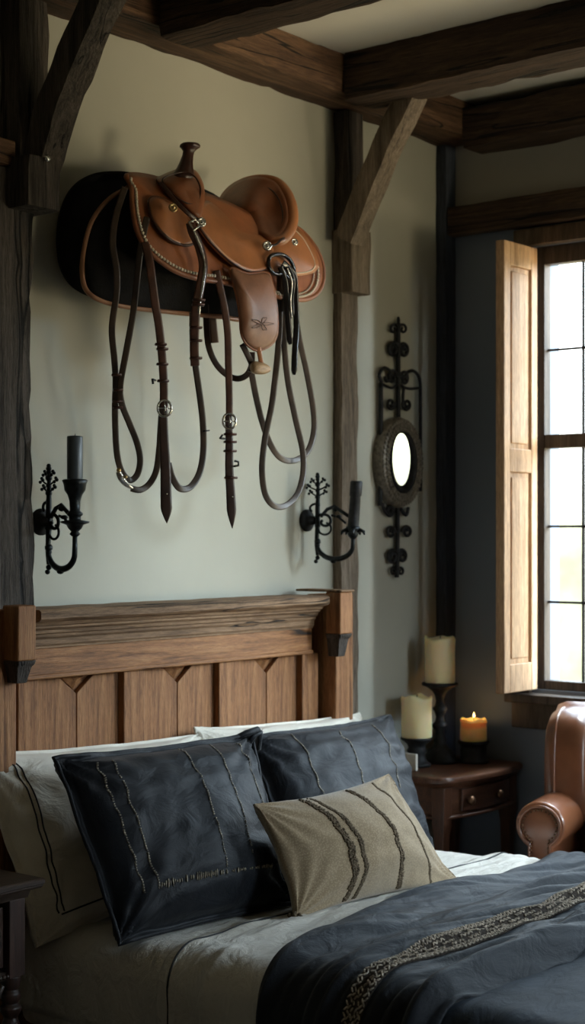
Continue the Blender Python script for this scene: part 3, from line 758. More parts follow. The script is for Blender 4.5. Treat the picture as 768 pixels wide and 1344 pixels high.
# inner side of the saddle tree, closes the space below the seat
# cantle
o7 = [(290, 274, .12), (295, 257, .13), (312, 242, .17), (336, 236, .25), (358, 240, .33), (372, 254, .39), (379, 274, .43), (379, 294, .45), (370, 311, .455), (358, 317, .45), (344, 311, .41), (325, 296, .31), (306, 283, .19)]
c7 = (338, 274, .34)
ca = sp('cantle', sheet(B(), o7, c7, 10, 1.6), leather_dk, solid=.028, off=0)
rimp = [S(*q) for q in cr_spline(o7[1:11], 8)]
rimp = [p+Vector((.016, -.002, .002)) for p in rimp]
sp('cantle_rim', tube(B(), rimp, .021, 12, [.45+.55*math.sin(PI*min(1, k/len(rimp)*1.25+.08))**.5 if k/len(rimp) < .5 else 1-.3*max(0, (k/len(rimp)-.8)/.2) for k in range(len(rimp))]), leather, ca)
bm = B(); tube(bm, edge_pts(o7, c7, 9, pw=1.6, lift=.012, rng=(1, 9)), .003, 6); sp('cantle_seam', bm, horn_l, ca, label='dark seam')
# pommel swell
o8 = [(204, 236, .27), (214, 229, .27), (228, 223, .27), (243, 219, .28), (257, 224, .31), (266, 238, .35), (269, 256, .39), (267, 274, .41), (262, 287, .42), (250, 280, .40), (236, 266, .37), (219, 251, .33)]
po = sp('swell', sheet(B(), o8, (243, 249, .34), 10, 1.4, lens=.055), leather_dk)
o8b = [(213, 237, .33), (225, 229, .34), (243, 226, .36), (256, 232, .385), (263, 247, .405), (261, 262, .415), (252, 268, .415), (240, 264, .405), (226, 254, .38)]
sp('swell_seam', tube(B(), edge_pts(o8b, (242, 248, .405), 0, pw=1.5, lift=.0), .003, 6, closed=True), horn_l, po, label='dark swell seam')
bm = B(); b0 = S(241, 229, .33); b1 = S(250, 189, .33); ax = b1-b0; L = ax.length
lathe(bm, b0, [(.042, -.03), (.038, 0), (.030, L*.18), (.0235, L*.4), (.020, L*.62), (.0205, L*.75), (.028, L*.84), (.035, L*.89), (.036, L*.95), (.031, L*1.0), (.012, L*1.03), (0, L*1.032)], 24, ax)
sp('horn', bm, horn_l)
# breast strap over the front jockey, leather tie
bm = B(); ribbon(bm, [(210, 240, .35), (221, 253, .39), (233, 267, .425), (248, 281, .445), (262, 290, .455)], .013, .005); st1 = sp('leather_tie', bm, horn_l)
def concho(px, py, d, r, mat=silver, par=None, name='concho'):
    bm = B(); c = S(px, py, d); ax = Vector((-.45, -.88, .1))
    lathe(bm, c, [(r*.9, 0), (r, .002), (r*.92, .006), (r*.55, .007), (r*.5, .005), (r*.3, .010), (0, .013)], 18, ax)
    for k in range(8):
        a = 2*PI*k/8; u = Vector((.88, -.45, 0)); ball(bm, c+ax*.005+u*(r*.78*math.cos(a))+Vector((0, 0, 1))*(r*.78*math.sin(a)), r*.17, 6)
    return sp(name, bm, mat, par)
concho(227, 273, .447, .0155, brass); concho(264, 292, .462, .017); concho(350, 323, .475, .018); concho(386, 318, .468, .014)
bm = B(); ribbon(bm, [(352, 322, .478), (362, 321, .478), (370, 314, .475), (377, 312, .473)], .008, .004); sp('leather_tie', bm, strap_l)
# fender
o9 = [(303, 352, .47), (325, 359, .485), (350, 358, .485), (357, 372, .49), (362, 395, .495), (364, 420, .495), (363, 440, .49), (355, 453, .485), (338, 460, .48), (324, 452, .48), (317, 438, .48), (315, 415, .48), (311, 390, .478), (306, 370, .472)]
c9 = (338, 405, .51)
fe = sp('fender', sheet(B(), o9, c9, 9, 2.2), plain('fender_leather', (.27, .12, .065), .4, 0, .2, 12, .3, 240, .001), solid=.008)
sp('fender_edge', tube(B(), edge_pts(o9, c9, 0, pw=2.2, lift=0), .0048, 8, closed=True), leather_dk, fe)
bm = B(); pp = []
for k in range(161):
    a = 2*PI*k/160; r_ = .55+.45*math.cos(5*a)+.12*math.cos(17*a)
    x, y = 344+14*r_*math.cos(a), 425+9*r_*math.sin(a); pp.append(S(x, y, .5142-.00035*((x-338)**2)/16))
tube(bm, pp[:-1], .0012, 5, closed=True)
sp('tooled_mark', bm, plain('tooling', (.12, .055, .035), .6), fe, label='dark tooled floral mark')
# stirrup
bm = B(); ribbon(bm, [(339, 456, .485), (341, 466, .485), (343, 478, .485)], .016, .006); sr = sp('stirrup', bm, leather)
o10 = [(329, 478, .47), (334, 474, .47), (345, 476, .49), (354, 481, .50), (355, 487, .50), (347, 491, .50), (335, 491, .485), (329, 487, .475)]
sp('tread', sheet(B(), o10, (342, 483, .485), 5, 1.5, lens=.02), stirrup_w, sr, label='pale wooden stirrup tread')
bm = B(); ribbon(bm, [(318, 452, .46), (326, 468, .455), (331, 480, .46), (329, 488, .465)], .02, .006); sp('stirrup_side', bm, strap_l, sr)
# rear cinch ring and black straps
bm = B(); tube(bm, [S(*q) for q in cr_spline([(353, 340, .485), (358, 335, .49), (370, 334, .495), (381, 342, .50), (386, 355, .50), (383, 367, .50), (372, 360, .495), (360, 359, .49), (353, 351, .487)], 5, True)], .0075, 8, closed=True)
sp('cinch_ring', bm, blackleather)
for pth in ([(371, 345, .505), (378, 352, .51), (384, 370, .50), (382, 392, .49), (383, 415, .485)], [(368, 350, .50), (373, 365, .50), (376, 390, .49), (378, 420, .48), (381, 452, .47)], [(377, 350, .51), (386, 362, .505), (388, 390, .49), (389, 430, .48), (387, 460, .475), (386, 492, .47)]):
    bm = B(); ribbon(bm, pth, .021, .005, taper=lambda s: 1 if s < .95 else 1-(s-.95)*10); sp('strap', bm, blackleather)
bm = B(); ribbon(bm, [(377, 352, .516), (383, 372, .511), (381, 395, .50), (383, 418, .49)], .006, .003); sp('strap_highlight', bm, silver, label='silver strip standing in for strap shine')  # silver strip laid along the black strap as a painted highlight

# hanging straps
def strap(path, w_, mat, buckle=None, keepers=(), tip=False, th=.004, holes=()):
    n = 10
    tp = None
    if tip: tp = lambda s: (.72+.28*s/.86) if s < .86 else max(.04, 1-(s-.86)/.14)
    bm = B(); ribbon(bm, path, w_, th, n=n, taper=tp); o = sp('strap', bm, mat)
    for (kx, ky, kd) in keepers:
        bm = B(); c = S(kx, ky, kd+.004); h = w_/2+.004
        prof = [(-h, -.006), (h, -.006), (h, .008), (-h, .008)]
        u = Vector((.78, -.62, 0)); v = Vector((-.62, -.78, 0))
        pts = [c+u*a+v*b_ for a, b_ in prof]; tube(bm, pts, .0045, 6, closed=True); sp('keeper', bm, horn_l, o)
    if buckle:
        bx_, by_, bd = buckle; bm = B(); c = S(bx_, by_, bd+.008); u = Vector((.78, -.62, 0))
        tube(bm, [c+u*(.023*math.cos(a))+Vector((0, 0, .027*math.sin(a))) for a in [2*PI*k/20 for k in range(20)]], .004, 8, closed=True)
        tube(bm, [c+Vector((0, 0, .026)), c+Vector((-.004, -.007, 0)), c+Vector((0, 0, -.024))], .0028, 6)
        tube(bm, [c-u*.022, c+u*.022], .0026, 6)
        sp('buckle', bm, iron if mat is strap_l else silver, o)
    for (hx, hy, hd) in holes:
        bm = lathe(B(), S(hx, hy, hd), [(.003, 0), (.003, .003), (.001, .004)], 8, (-.6, -.8, 0)); sp('hole', bm, silver, o)
    return o
# A: left double strap with loop
strap([(164, 246, .29), (152, 285, .31), (148, 320, .33), (153, 352, .34), (153, 385, .33), (147, 430, .30), (150, 470, .27), (152, 500, .26), (151, 540, .25), (153, 590, .24), (159, 617, .23), (170, 630, .23), (180, 623, .24), (184, 604, .25), (180, 582, .25), (170, 556, .26), (160, 530, .27), (158, 505, .28), (166, 460, .31), (175, 410, .34), (180, 365, .37), (185, 325, .385), (193, 285, .385)], .021, strap_o,
      keepers=[(153, 492, .275), (155, 512, .27), (154, 527, .265), (155, 535, .262)])
# silver tip on A
bm = B(); ribbon(bm, [(155, 619, .245), (159, 628, .245), (166, 636, .245), (174, 641, .245)], .020, .006, taper=lambda s: .55+.45*math.sin(PI*min(1, s+.15))); mt = sp('rein_tip', bm, silver, label='silver metal tip')
ball(bm := B(), S(156, 617, .25), .008, 8); ball(bm, S(165, 626, .255), .006, 8); sp('tip_rivet', bm, brass, mt)
# B: broad strap with round buckle and pointed end
strap([(190, 318, .40), (196, 342, .425), (200, 370, .43), (204, 400, .42), (209, 430, .41), (213, 470, .40), (215, 505, .39), (215, 534, .385)], .027, strap_b, keepers=[(211, 452, .407), (213, 458, .405), (213, 478, .40), (214, 500, .392)], buckle=(216, 536, .385))
strap([(214, 532, .375), (215, 570, .372), (217, 610, .37), (218, 650, .368), (219, 687, .366)], .038, strap_l, tip=True, holes=[(219, 648, .372)])
bm = B(); tube(bm, [S(204, 499, .40), S(200, 498, .41), S(201, 504, .41)], .004, 6); sp('strap_pin', bm, iron)
# C: rein
strap([(172, 641, .24), (184, 643, .25), (196, 635, .26), (205, 618, .28), (209, 590, .30), (211, 560, .33), (212, 545, .36)], .021, strap_o)
strap([(221, 608, .36), (226, 626, .36), (236, 641, .36), (250, 639, .36), (262, 620, .36), (267, 590, .36), (266, 550, .37), (261, 510, .38), (256, 475, .39), (253, 440, .40), (253, 410, .42)], .022, strap_o)
# front silver-laced strap
strap([(250, 293, .457), (253, 305, .465), (262, 325, .472), (267, 350, .478), (262, 380, .475), (258, 400, .47), (256, 425, .46), (255, 455, .44), (256, 480, .42)], .030, strap_b, keepers=[(261, 394, .475), (260, 400, .474), (257, 430, .46), (257, 447, .45), (257, 470, .43)])
bm = B(); ribbon(bm, [(254, 302, .476), (264, 327, .480), (269, 350, .484), (265, 380, .481), (262, 398, .478), (260, 420, .468)], .009, .004, taper=lambda s: .5+.6*abs(math.sin(s*9))); sp('strap_facing', bm, silver, label='silver laced strap facing')
bm = B(); tube(bm, [S(248, 292, .463), S(256, 288, .468), S(262, 296, .472), S(254, 303, .472)], .005, 6, closed=True); sp('ring', bm, silver)
bm = B(); tube(bm, [S(266, 566, .375), S(275, 565, .385)], .0025, 6); sp('strap_pin', bm, iron)
# D: strap with buckle and pointed end
strap([(284, 355, .45), (289, 378, .455), (295, 405, .455), (299, 440, .445), (300, 480, .43), (301, 520, .415), (301, 546, .41)], .024, strap_b, buckle=(301, 553, .405))
strap([(300, 545, .40), (301, 580, .40), (301, 615, .397), (303, 650, .395), (305, 694, .393)], .033, strap_l, tip=True, keepers=[(302, 570, .40), (302, 580, .40), (302, 592, .40), (303, 627, .397)], holes=[(305, 652, .40)])
bm = B(); tube(bm, [S(295, 576, .41), S(289, 575, .42), S(292, 571, .42)], .004, 6); sp('strap_pin', bm, iron); bm = B(); tube(bm, [S(308, 605, .41), S(313, 606, .415), S(313, 611, .415), S(307, 612, .41)], .004, 6); sp('strap_pin', bm, iron)
# E: strap hanging behind
strap([(270, 400, .33), (271, 425, .32), (274, 455, .32), (284, 478, .33), (298, 492, .35), (312, 497, .38), (324, 492, .42), (330, 480, .45), (331, 462, .46)], .021, strap_l)
strap([(276, 395, .30), (279, 420, .30), (282, 450, .31)], .028, plain('pale_strap', (.20, .13, .085), .5))
# F: reins right
strap([(368, 352, .47), (367, 380, .46), (367, 430, .44), (363, 480, .42), (357, 530, .40), (348, 575, .38), (344, 615, .37), (348, 648, .36), (360, 664, .36), (376, 663, .36), (391, 647, .36), (398, 620, .36), (397, 590, .36), (388, 550, .38), (378, 500, .40), (373, 450, .43), (371, 400, .46), (372, 360, .48)], .022, strap_o)
strap([(330, 488, .40), (336, 520, .37), (344, 553, .35), (356, 585, .33), (370, 602, .32), (388, 604, .32), (404, 592, .32), (412, 566, .32), (411, 536, .33), (403, 490, .36), (393, 445, .40), (386, 400, .44), (381, 362, .48)], .022, strap_o)

# ================================================================== SCONCES
def sconce(label, mp, cand_tilt, kind):
    """mp maps local (out from wall, along wall, up) in metres to the world"""
    e = empty('wall_sconce', mp(0, 0, 0), label, 'wall sconce', 'wrought iron wall sconces')
    def P(*a): return [mp(*q) for q in a]
    bm = B(); lathe(bm, mp(-.04, 0, .0), [(.045, 0), (.045, .006), (.032, .012), (.02, .02), (.016, .045)], 20, (0, -1, 0)); mk('back_plate', bm, iron_dull, e)
    bm = B()
    # vertical stem with finial
    tube(bm, P((.0, 0, .18), (.002, 0, .12), (0, 0, .05), (0, 0, -.02), (-.004, 0, -.10), (0, 0, -.14)), .0085, 10, [.6, .9, 1.2, 1.2, 1.0, .9])
    for z, r_ in ((.185, .008), (.176, .010), (.165, .009), (.145, .012), (.12, .010), (.095, .012), (.07, .010), (-.02, .013), (-.085, .014), (-.10, .011), (-.15, .010)): ball(bm, mp(0, 0, z), r_, 8)
    ball(bm, mp(-.006, 0, -.165), .009, 8)
    # leaf sprays beside the finial
    for sgn in (-1, 1):
        for z, l in ((.155, .020), (.132, .034), (.108, .026)):
            tube(bm, P((0, 0, z-.012), (sgn*l*.5, 0, z-.004), (sgn*l, 0, z+.006)), .0032, 6)
            for q in range(3): ball(bm, mp(sgn*l+.006*math.cos(q*2.1), .004*math.sin(q*2.1), z+.006+.007*math.sin(q*2.1)), .0062, 6)
    mk('stem', bm, iron, e)
    bm = B(); U = .125
    # deep U arm
    pts = [(-.002, 0, -.09)]+[(U/2-U/2*math.cos(a), 0, -.10-.055*math.sin(a)) for a in [PI*k/14 for k in range(1, 14)]]+[(U, 0, -.085), (U, 0, -.03)]
    tube(bm, [mp(*q) for q in pts], .010, 10, [.8+.3*math.sin(PI*i/(len(pts)-1)) for i in range(len(pts))])
    ball(bm, mp(U*.45, 0, -.163), .013, 8, (1, 1, .7))
    mk('arm', bm, iron, e)
    bm = B()
    # scrolls between stem and cup
    def scroll(c0, r0, r1, a0, a1, n=18, rad=.006):
        tube(bm, [mp(c0[0]+(r0+(r1-r0)*k/n)*math.cos(a0+(a1-a0)*k/n), 0, c0[1]+(r0+(r1-r0)*k/n)*math.sin(a0+(a1-a0)*k/n)) for k in range(n+1)], rad, 8)
    scroll((.024, -.005), .034, .008, PI*.9, -PI*1.2)
    scroll((.024, -.035), .020, .026, PI, PI*2.4, rad=.0045)
    tube(bm, P((.012, 0, .015), (.035, 0, .045), (.06, 0, .055), (.085, 0, .035), (U-.01, 0, .012)), .0075, 8)
    scroll((-.012, .045), .024, .012, PI*.2, PI*1.25, rad=.005)
    ball(bm, mp(.062, 0, .045), .012, 8); ball(bm, mp(.075, 0, .015), .011, 8, (1.4, 1, .7)); tube(bm, P((.05, 0, .02), (.075, 0, .012), (.1, 0, -.012)), .005, 6)
    mk('scroll', bm, iron, e)
    bm = B()
    if kind == 0:
        lathe(bm, mp(U, 0, -.048), [(.010, 0), (.018, .008), (.012, .016), (.022, .026), (.028, .038), (.046, .044), (.048, .049), (.020, .054), (.020, .065), (.026, .07), (.026, .076), (.017, .084), (.018, .115), (.024, .135), (.034, .15), (.037, .17), (.042, .182), (.037, .186), (.03, .185)], 24)
        z = .134
    else:
        lathe(bm, mp(U, 0, -.075), [(.010, 0), (.018, .010), (.024, .022), (.020, .03), (.026, .036), (.028, .05), (.024, .05)], 20)
        for k in range(5):
            a = 2*PI*k/5; c = mp(U, 0, -.05); w_ = Vector((math.cos(a), math.sin(a), 0))
            tube(bm, [c+w_*.012, c+w_*.03+Vector((0, 0, .012)), c+w_*.045+Vector((0, 0, .004)), c+w_*.048+Vector((0, 0, -.008))], .007, 6, [.6, 1.2, 1, .4])
        z = -.03
    mk('candle_cup', bm, iron, e)
    return e, mp(U, 0, z)
def mpL(px, py, d):
    o = S(px, py, d)
    return lambda a, b_, c: Vector((o.x+b_, o.y-a, o.z+c))
m1 = mpL(64, 685, .075)
e1, cp = sconce('iron wall sconce holding a dark candle, left of the saddle beside the weathered post', m1, 0, 0)
bm = B(); lathe(bm, cp-Vector((0, 0, .005)), [(.025, 0), (.026, .01), (.0265, .145), (.025, .149), (.01, .151), (.002, .150)], 20); tube(bm, [cp+Vector((0, 0, .14)), cp+Vector((.002, 0, .152))], .0015, 5)
tag(mk('candle', bm, black_wax), 'dark grey candle standing in the left wall sconce', 'candle')
m2 = mpL(417, 683, .06)
e2, cp = sconce('iron wall sconce with a short dark candle, right of the saddle beside the right post', lambda a, b_, c: m2(a*1.42, b_, c), 0, 1)
bm = B(); lathe(bm, cp, [(.022, 0), (.0225, .01), (.021, .125), (.0245, .128), (.0245, .18), (.021, .186), (.004, .184)], 20, (.06, -.05, 1))
tag(mk('candle', bm, iron_dull), 'short black candle sleeve standing in the right wall sconce', 'candle')

# ================================================================== IRON WALL MIRROR
mir = empty('wall_mirror', S(525, 605, .0), 'oval mirror in a scrolled black iron frame on the wall beside the corner', 'mirror')
def M(x, y, d=.02): return S(x, y, d)
def miron(name, paths, r, closed=False, par=None, mat=iron_dull):
    for p in paths:
        q = cr_spline(p, 6, closed); bm = tube(B(), [M(a[0], a[1], a[2] if len(a) > 2 else .02) for a in q], r, 8, closed=closed)
        mk(name, bm, mat, par or mir)
miron('upper_bar', [[(523, 424), (523, 490), (523, 556)]], .010)
miron('lower_bar', [[(522, 655), (522, 700), (521, 758)]], .010)
miron('side_bar', [[(500, 502), (500, 580), (499, 664)]], .010); miron('side_bar', [[(552, 507), (552, 570), (552, 645)]], .008)
bm = B(); ball(bm, M(523, 421), .012, 8, (.7, .7, 1.6)); mk('finial', bm, iron_dull, mir)
def curl(cx, cy, rx, ry, a0, turns, dirn=1, n=26, k0=1, k1=.25):
    return [(cx+rx*(k0+(k1-k0)*i/n)*math.cos(a0+dirn*turns*2*PI*i/n), cy+ry*(k0+(k1-k0)*i/n)*math.sin(a0+dirn*turns*2*PI*i/n)) for i in range(n+1)]
miron('scroll', [curl(517, 432, 5.5, 7, -.3, 1.1, -1), curl(529, 432, 5.5, 7, PI+.3, 1.1, 1)], .006)
miron('scroll', [curl(516, 459, 7, 11, 0, 1.5, -1), curl(530, 460, 6.5, 10, PI, 1.5, 1)], .0085)
miron('scroll', [[(501, 502), (498, 492), (504, 483), (512, 487), (513, 497), (507, 500), (505, 494)], curl(515, 495, 6, 10, 0, 1.3, -1), curl(531, 497, 5.5, 10, PI, 1.3, 1), [(552, 508), (550, 495), (543, 487), (535, 489), (532, 498)]], .0075)
miron('crossbar', [[(502, 504), (514, 509), (523, 505), (536, 510), (552, 509)]], .006)
miron('scroll', [curl(513, 530, 6, 8, -.3, 1.4, 1), curl(534, 531, 5.5, 8, PI+.3, 1.4, -1), [(530, 508), (529, 520), (529, 532)]], .007)
miron('scroll', [[(502, 660), (504, 668), (512, 677), (518, 668)], [(526, 668), (533, 676), (536, 666)], curl(512, 671, 5, 6, 0, 1.2, -1)], .008)
miron('scroll', [curl(513, 699, 6, 8, 0, 1.4, -1), curl(534, 698, 6.5, 8, PI, 1.4, 1)], .0075)
miron('scroll', [curl(515, 731, 7, 10, 0, 1.5, -1), curl(528, 730, 6, 9, PI, 1.5, 1)], .0085)
miron('scroll', [curl(517, 750, 4.5, 6, 0, 1.2, -1), curl(526, 750, 4.5, 6, PI, 1.2, 1)], .006)
# oval ring, a real raised moulding on the wall
C0 = S(528, 607, .045); rx, rz = .155, .185
RXo = abs(S(556, 607, .03).x-S(500, 607, .03).x)/2; RZo = (S(527, 548, .03).z-S(527, 667, .03).z)/2
def oval(bm, prof, n=72):
    rings = []
    for k in range(n):
        a = 2*PI*k/n; rings.append([bm.verts.new((C0.x+(RXo*q)*math.cos(a), -d_, C0.z+(RZo-(RXo*(1-q)))*math.sin(a))) for q, d_ in prof])
    m_ = len(prof)
    for k in range(n):
        for j in range(m_): bm.faces.new((rings[k][j], rings[k][(j+1) % m_], rings[(k+1) % n][(j+1) % m_], rings[(k+1) % n][j]))
    return bm
ring = mk('oval_frame', oval(B(), [(1.0, .004), (1.0, .03), (.94, .045), (.80, .055), (.66, .052), (.58, .045), (.56, .03), (.56, .004)]), woven, mir, label='beaded oval frame')
bm = B()
for k in range(54):
    a = 2*PI*k/54
    for q, d_, r_ in ((.90, .050, .0085), (.79, .056, .008), (.69, .054, .007)):
        aa = a+(PI/54 if q == .79 else 0)
        ball(bm, (C0.x+RXo*q*math.cos(aa), -d_, C0.z+(RZo-RXo*(1-q))*math.sin(aa)), r_, 6, (1, .6, 1.2))
mk('beads', bm, woven, ring)
mk('inner_rim', oval(B(), [(.60, .004), (.60, .058), (.52, .058), (.50, .02), (.50, .004)]), iron_dull, mir)
# the glass hangs turned inside its deep frame
bm = B(); n = 40; ang = math.radians(-29); gx, gz = .041, .112
cc = S(527, 603, .078)
dirv = Vector((math.cos(ang), math.sin(ang), 0))
if dirv.y > 0: dirv = Vector((dirv.x, -dirv.y, 0))
nrm = Vector((dirv.y, -dirv.x, 0)).normalized()
f_ = [bm.verts.new(cc+dirv*gx*math.cos(2*PI*k/n)+Vector((0, 0, 1))*gz*math.sin(2*PI*k/n)) for k in range(n)]
b2 = [bm.verts.new(v.co+Vector((0, .006, 0))) for v in f_]
bm.faces.new(f_); bm.faces.new(b2[::-1])
for k in range(n): bm.faces.new((f_[k], f_[(k+1) % n], b2[(k+1) % n], b2[k]))
GL = mk('mirror_glass', bm, mirror_m, mir, smooth=False)

# ================================================================== CANDLE TABLE
NZ = .80
ns = empty('side_table', (5.74, -.22, 0), 'reddish brown wooden side table with one knobbed drawer, in the corner under the candles', 'side table')
def rrect(x0, x1, y0, y1, rl, rr, bow=0, n=8):
    """front is -y; rl/rr radius of front left/right corner"""
    pts = [(x1, y1), (x0, y1)]
    for k in range(n+1): a = PI+PI/2*k/n; pts.append((x0+rl+rl*math.cos(a), y0+rl+rl*math.sin(a)))
    for k in range(1, 6): s = k/6; pts.append((x0+rl+(x1-rr-x0-rl)*s, y0-bow*math.sin(PI*s)))
    for k in range(n+1): a = -PI/2+PI/2*k/n; pts.append((x1-rr+rr*math.cos(a), y0+rr+rr*math.sin(a)))
    return pts
def slab(bm, shapes):
    rings = [[bm.verts.new((x, y, z)) for x, y in sh_] for sh_, z in shapes]; m_ = len(rings[0])
    for a, c in zip(rings, rings[1:]):
        for k in range(m_): bm.faces.new((a[k], a[(k+1) % m_], c[(k+1) % m_], c[k]))
    bm.faces.new(rings[0][::-1]); bm.faces.new(rings[-1]); return bm
def top_shape(g): return rrect(5.41+g, 6.035-g*.2, -.43+g, -.06, .10, .03, .035-g*.3)
o = mk('table_top', slab(B(), [(top_shape(.022), NZ-.045), (top_shape(.018), NZ-.036), (top_shape(.010), NZ-.030), (top_shape(.002), NZ-.024), (top_shape(0), NZ-.012), (top_shape(.003), NZ-.004), (top_shape(.010), NZ)]), mahog, ns)
s = o.modifiers.new('es', 'EDGE_SPLIT'); s.split_angle = .7
mk('apron', slab(B(), [(rrect(5.45, 6.01, -.385, -.07, .03, .02, .03), NZ-.165), (rrect(5.45, 6.01, -.385, -.07, .03, .02, .03), NZ-.045)]), mahog, ns, bevel=.003)
mk('bead', slab(B(), [(rrect(5.443, 6.015, -.395, -.07, .03, .02, .033), NZ-.178), (rrect(5.438, 6.02, -.402, -.07, .03, .02, .035), NZ-.170), (rrect(5.443, 6.015, -.395, -.07, .03, .02, .033), NZ-.162)]), mahog, ns)
# drawer front follows the bow
bm = B(); fr_ = []; dx0, dx1 = 5.555, 5.935
for yoff in (-.402, -.385):
    for k in range(11):
        x = dx0+(dx1-dx0)*k/10; s_ = (x-5.48)/(5.99-5.48); yy = yoff-.03*math.sin(PI*s_)
        fr_.append((x, yy))
lo = [bm.verts.new((x, y, NZ-.15)) for x, y in fr_]; hi = [bm.verts.new((x, y, NZ-.058)) for x, y in fr_]
for k in range(10):
    bm.faces.new((lo[k], lo[k+1], hi[k+1], hi[k])); bm.faces.new((lo[k+12], lo[k+11], hi[k+11], hi[k+12]))
    bm.faces.new((hi[k], hi[k+1], hi[k+12], hi[k+11])); bm.faces.new((lo[k+1], lo[k], lo[k+11], lo[k+12]))
bm.faces.new((lo[0], hi[0], hi[11], lo[11])); bm.faces.new((lo[10], lo[21], hi[21], hi[10]))
dr = mk('drawer', bm, mahog, ns, bevel=.003)
for px_, py_ in ((617, 1050), (654, 1037)):
    c = S(px_, py_, .437); bm = lathe(B(), (c.x, -.425, NZ-.105), [(.008, 0), (.010, .008), (.018, .016), (.020, .024), (.014, .032), (.002, .035)], 14, (0, -1, 0)); mk('knob', bm, nail_b, dr)
for x, y in ((5.47, -.37), (5.985, -.37), (5.48, -.09), (5.985, -.09)):
    bm = B(); h = .028
    secs = [(0, .016), (.3, .018), (.55, .024), (.60, .030), (NZ-.19, .030), (NZ-.045, .031)]
    rr_ = [[bm.verts.new((x+a*q, y+b_*q, z)) for a, b_ in ((-1, -1), (1, -1), (1, 1), (-1, 1))] for z, q in secs]
    for a, c in zip(rr_, rr_[1:]):
        for k in range(4): bm.faces.new((a[k], a[(k+1) % 4], c[(k+1) % 4], c[k]))
    bm.faces.new(rr_[0][::-1]); bm.faces.new(rr_[-1]); mk('leg', bm, mahogZ, ns, bevel=.004)
# candles
def candle(x, y, r, z0, z1, mat, label, tall, drip=0, glow=1.0, seed=0, lit=False):
    e = empty('pillar_candle', (x, y, z0), label, 'candle', 'pillar candles'); bm = B(); n = 36; h = z1-z0; rings = []
    prof = [(.96, 0), (1, .004), (1, h*.5), (1, h*.8), (1.02, h-.02), (1.03, h-.006), (.97, h+.001), (.86, h-.003), (.72, h-.018), (.45, h-.026), (.1, h-.027)]
    for q, z in prof:
        ring = []
        for k in range(n):
            a = 2*PI*k/n; wob = noise.noise(Vector((math.cos(a)*1.5+seed, math.sin(a)*1.5, 0)))
            zz = z+(wob*.014 if z > h-.01 and q > .8 else 0); rr = r*q*(1+.02*noise.noise(Vector((math.cos(a)*3, math.sin(a)*3, z*12+seed))))
            ring.append(bm.verts.new((x+rr*math.cos(a), y+rr*math.sin(a), z0+zz)))
        rings.append(ring)
    for a, c in zip(rings, rings[1:]):
        for k in range(n): bm.faces.new((a[k], a[(k+1) % n], c[(k+1) % n], c[k]))
    bm.faces.new(rings[0][::-1]); bm.faces.new(rings[-1]); mk('wax_body', bm, mat, e)
    bm = B(); tube(bm, [(x, y, z1-.03), (x+.001, y, z1-.01), (x+.004, y, z1+.008)], .002, 6); wk = mk('wick', bm, piping_b, e)
    if not lit: return e
    bm = lathe(B(), (x+.004, y, z1+.004), [(.001, 0), (.0045, .005), (.005, .010), (.0025, .018), (.0005, .025)], 12); mk('flame', bm, flame_m, e, label='small flame')
    l = bpy.data.lights.new('flame_light', 'POINT'); l.energy = glow; l.color = (1, .62, .28); l.shadow_soft_size = .012
    lo_ = bpy.data.objects.new('flame_light', l); COL.objects.link(lo_); lo_.parent = e; lo_.location = (.004, 0, h+.012)
    return e
def holder(x, y, prof, label):
    tag(mk('candle_holder', lathe(B(), (x, y, NZ), prof, 32), iron_dull), label, 'candle holder', 'black candle holders')
c1x, c1y = 5.81, -.135
holder(c1x, c1y, [(.078, 0), (.078, .014), (.070, .020), (.068, .032), (.060, .038), (.056, .052), (.040, .062), (.026, .085), (.030, .10), (.022, .112), (.020, .14), (.032, .155), (.034, .165), (.022, .178), (.018, .20), (.026, .222), (.034, .235), (.022, .248), (.018, .27), (.024, .295), (.036, .312), (.060, .330), (.078, .336), (.080, .344), (.076, .348), (.0, .347)], 'tall black turned candle holder, tallest of three on the corner table')
candle(c1x, c1y, .066, NZ+.348, 1.345, wax, 'cream pillar candle on the tall black holder, highest of the three', True, glow=.08, seed=1)
c2x, c2y = 5.645, -.125
holder(c2x, c2y, [(.060, 0), (.062, .012), (.050, .018), (.042, .03), (.036, .055), (.044, .068), (.036, .08), (.040, .095), (.058, .110), (.068, .116), (.069, .124), (.0, .124)], 'short flared black candle holder, leftmost on the corner table')
candle(c2x, c2y, .066, NZ+.125, 1.10, wax, 'cream pillar candle on the short flared holder, nearest the bed pillows', True, glow=.08, seed=5)
c3x, c3y = 5.90, -.25
holder(c3x, c3y, [(.066, 0), (.067, .010), (.060, .016), (.056, .028), (.058, .06), (.054, .068), (.060, .078), (.069, .086), (.070, .094), (.0, .094)], 'squat black drum candle holder, rightmost on the corner table')
candle(c3x, c3y, .058, NZ+.095, .99, wax2, 'short amber pillar candle on the squat drum holder', False, glow=.22, seed=9, lit=True)
# small pale box behind holder
tag(mk('small_card', box(B(), 5.53, 5.545, -.20, -.13, NZ, NZ+.07), cream, bevel=.002), 'small pale card standing beside the leftmost candle holder', 'card')

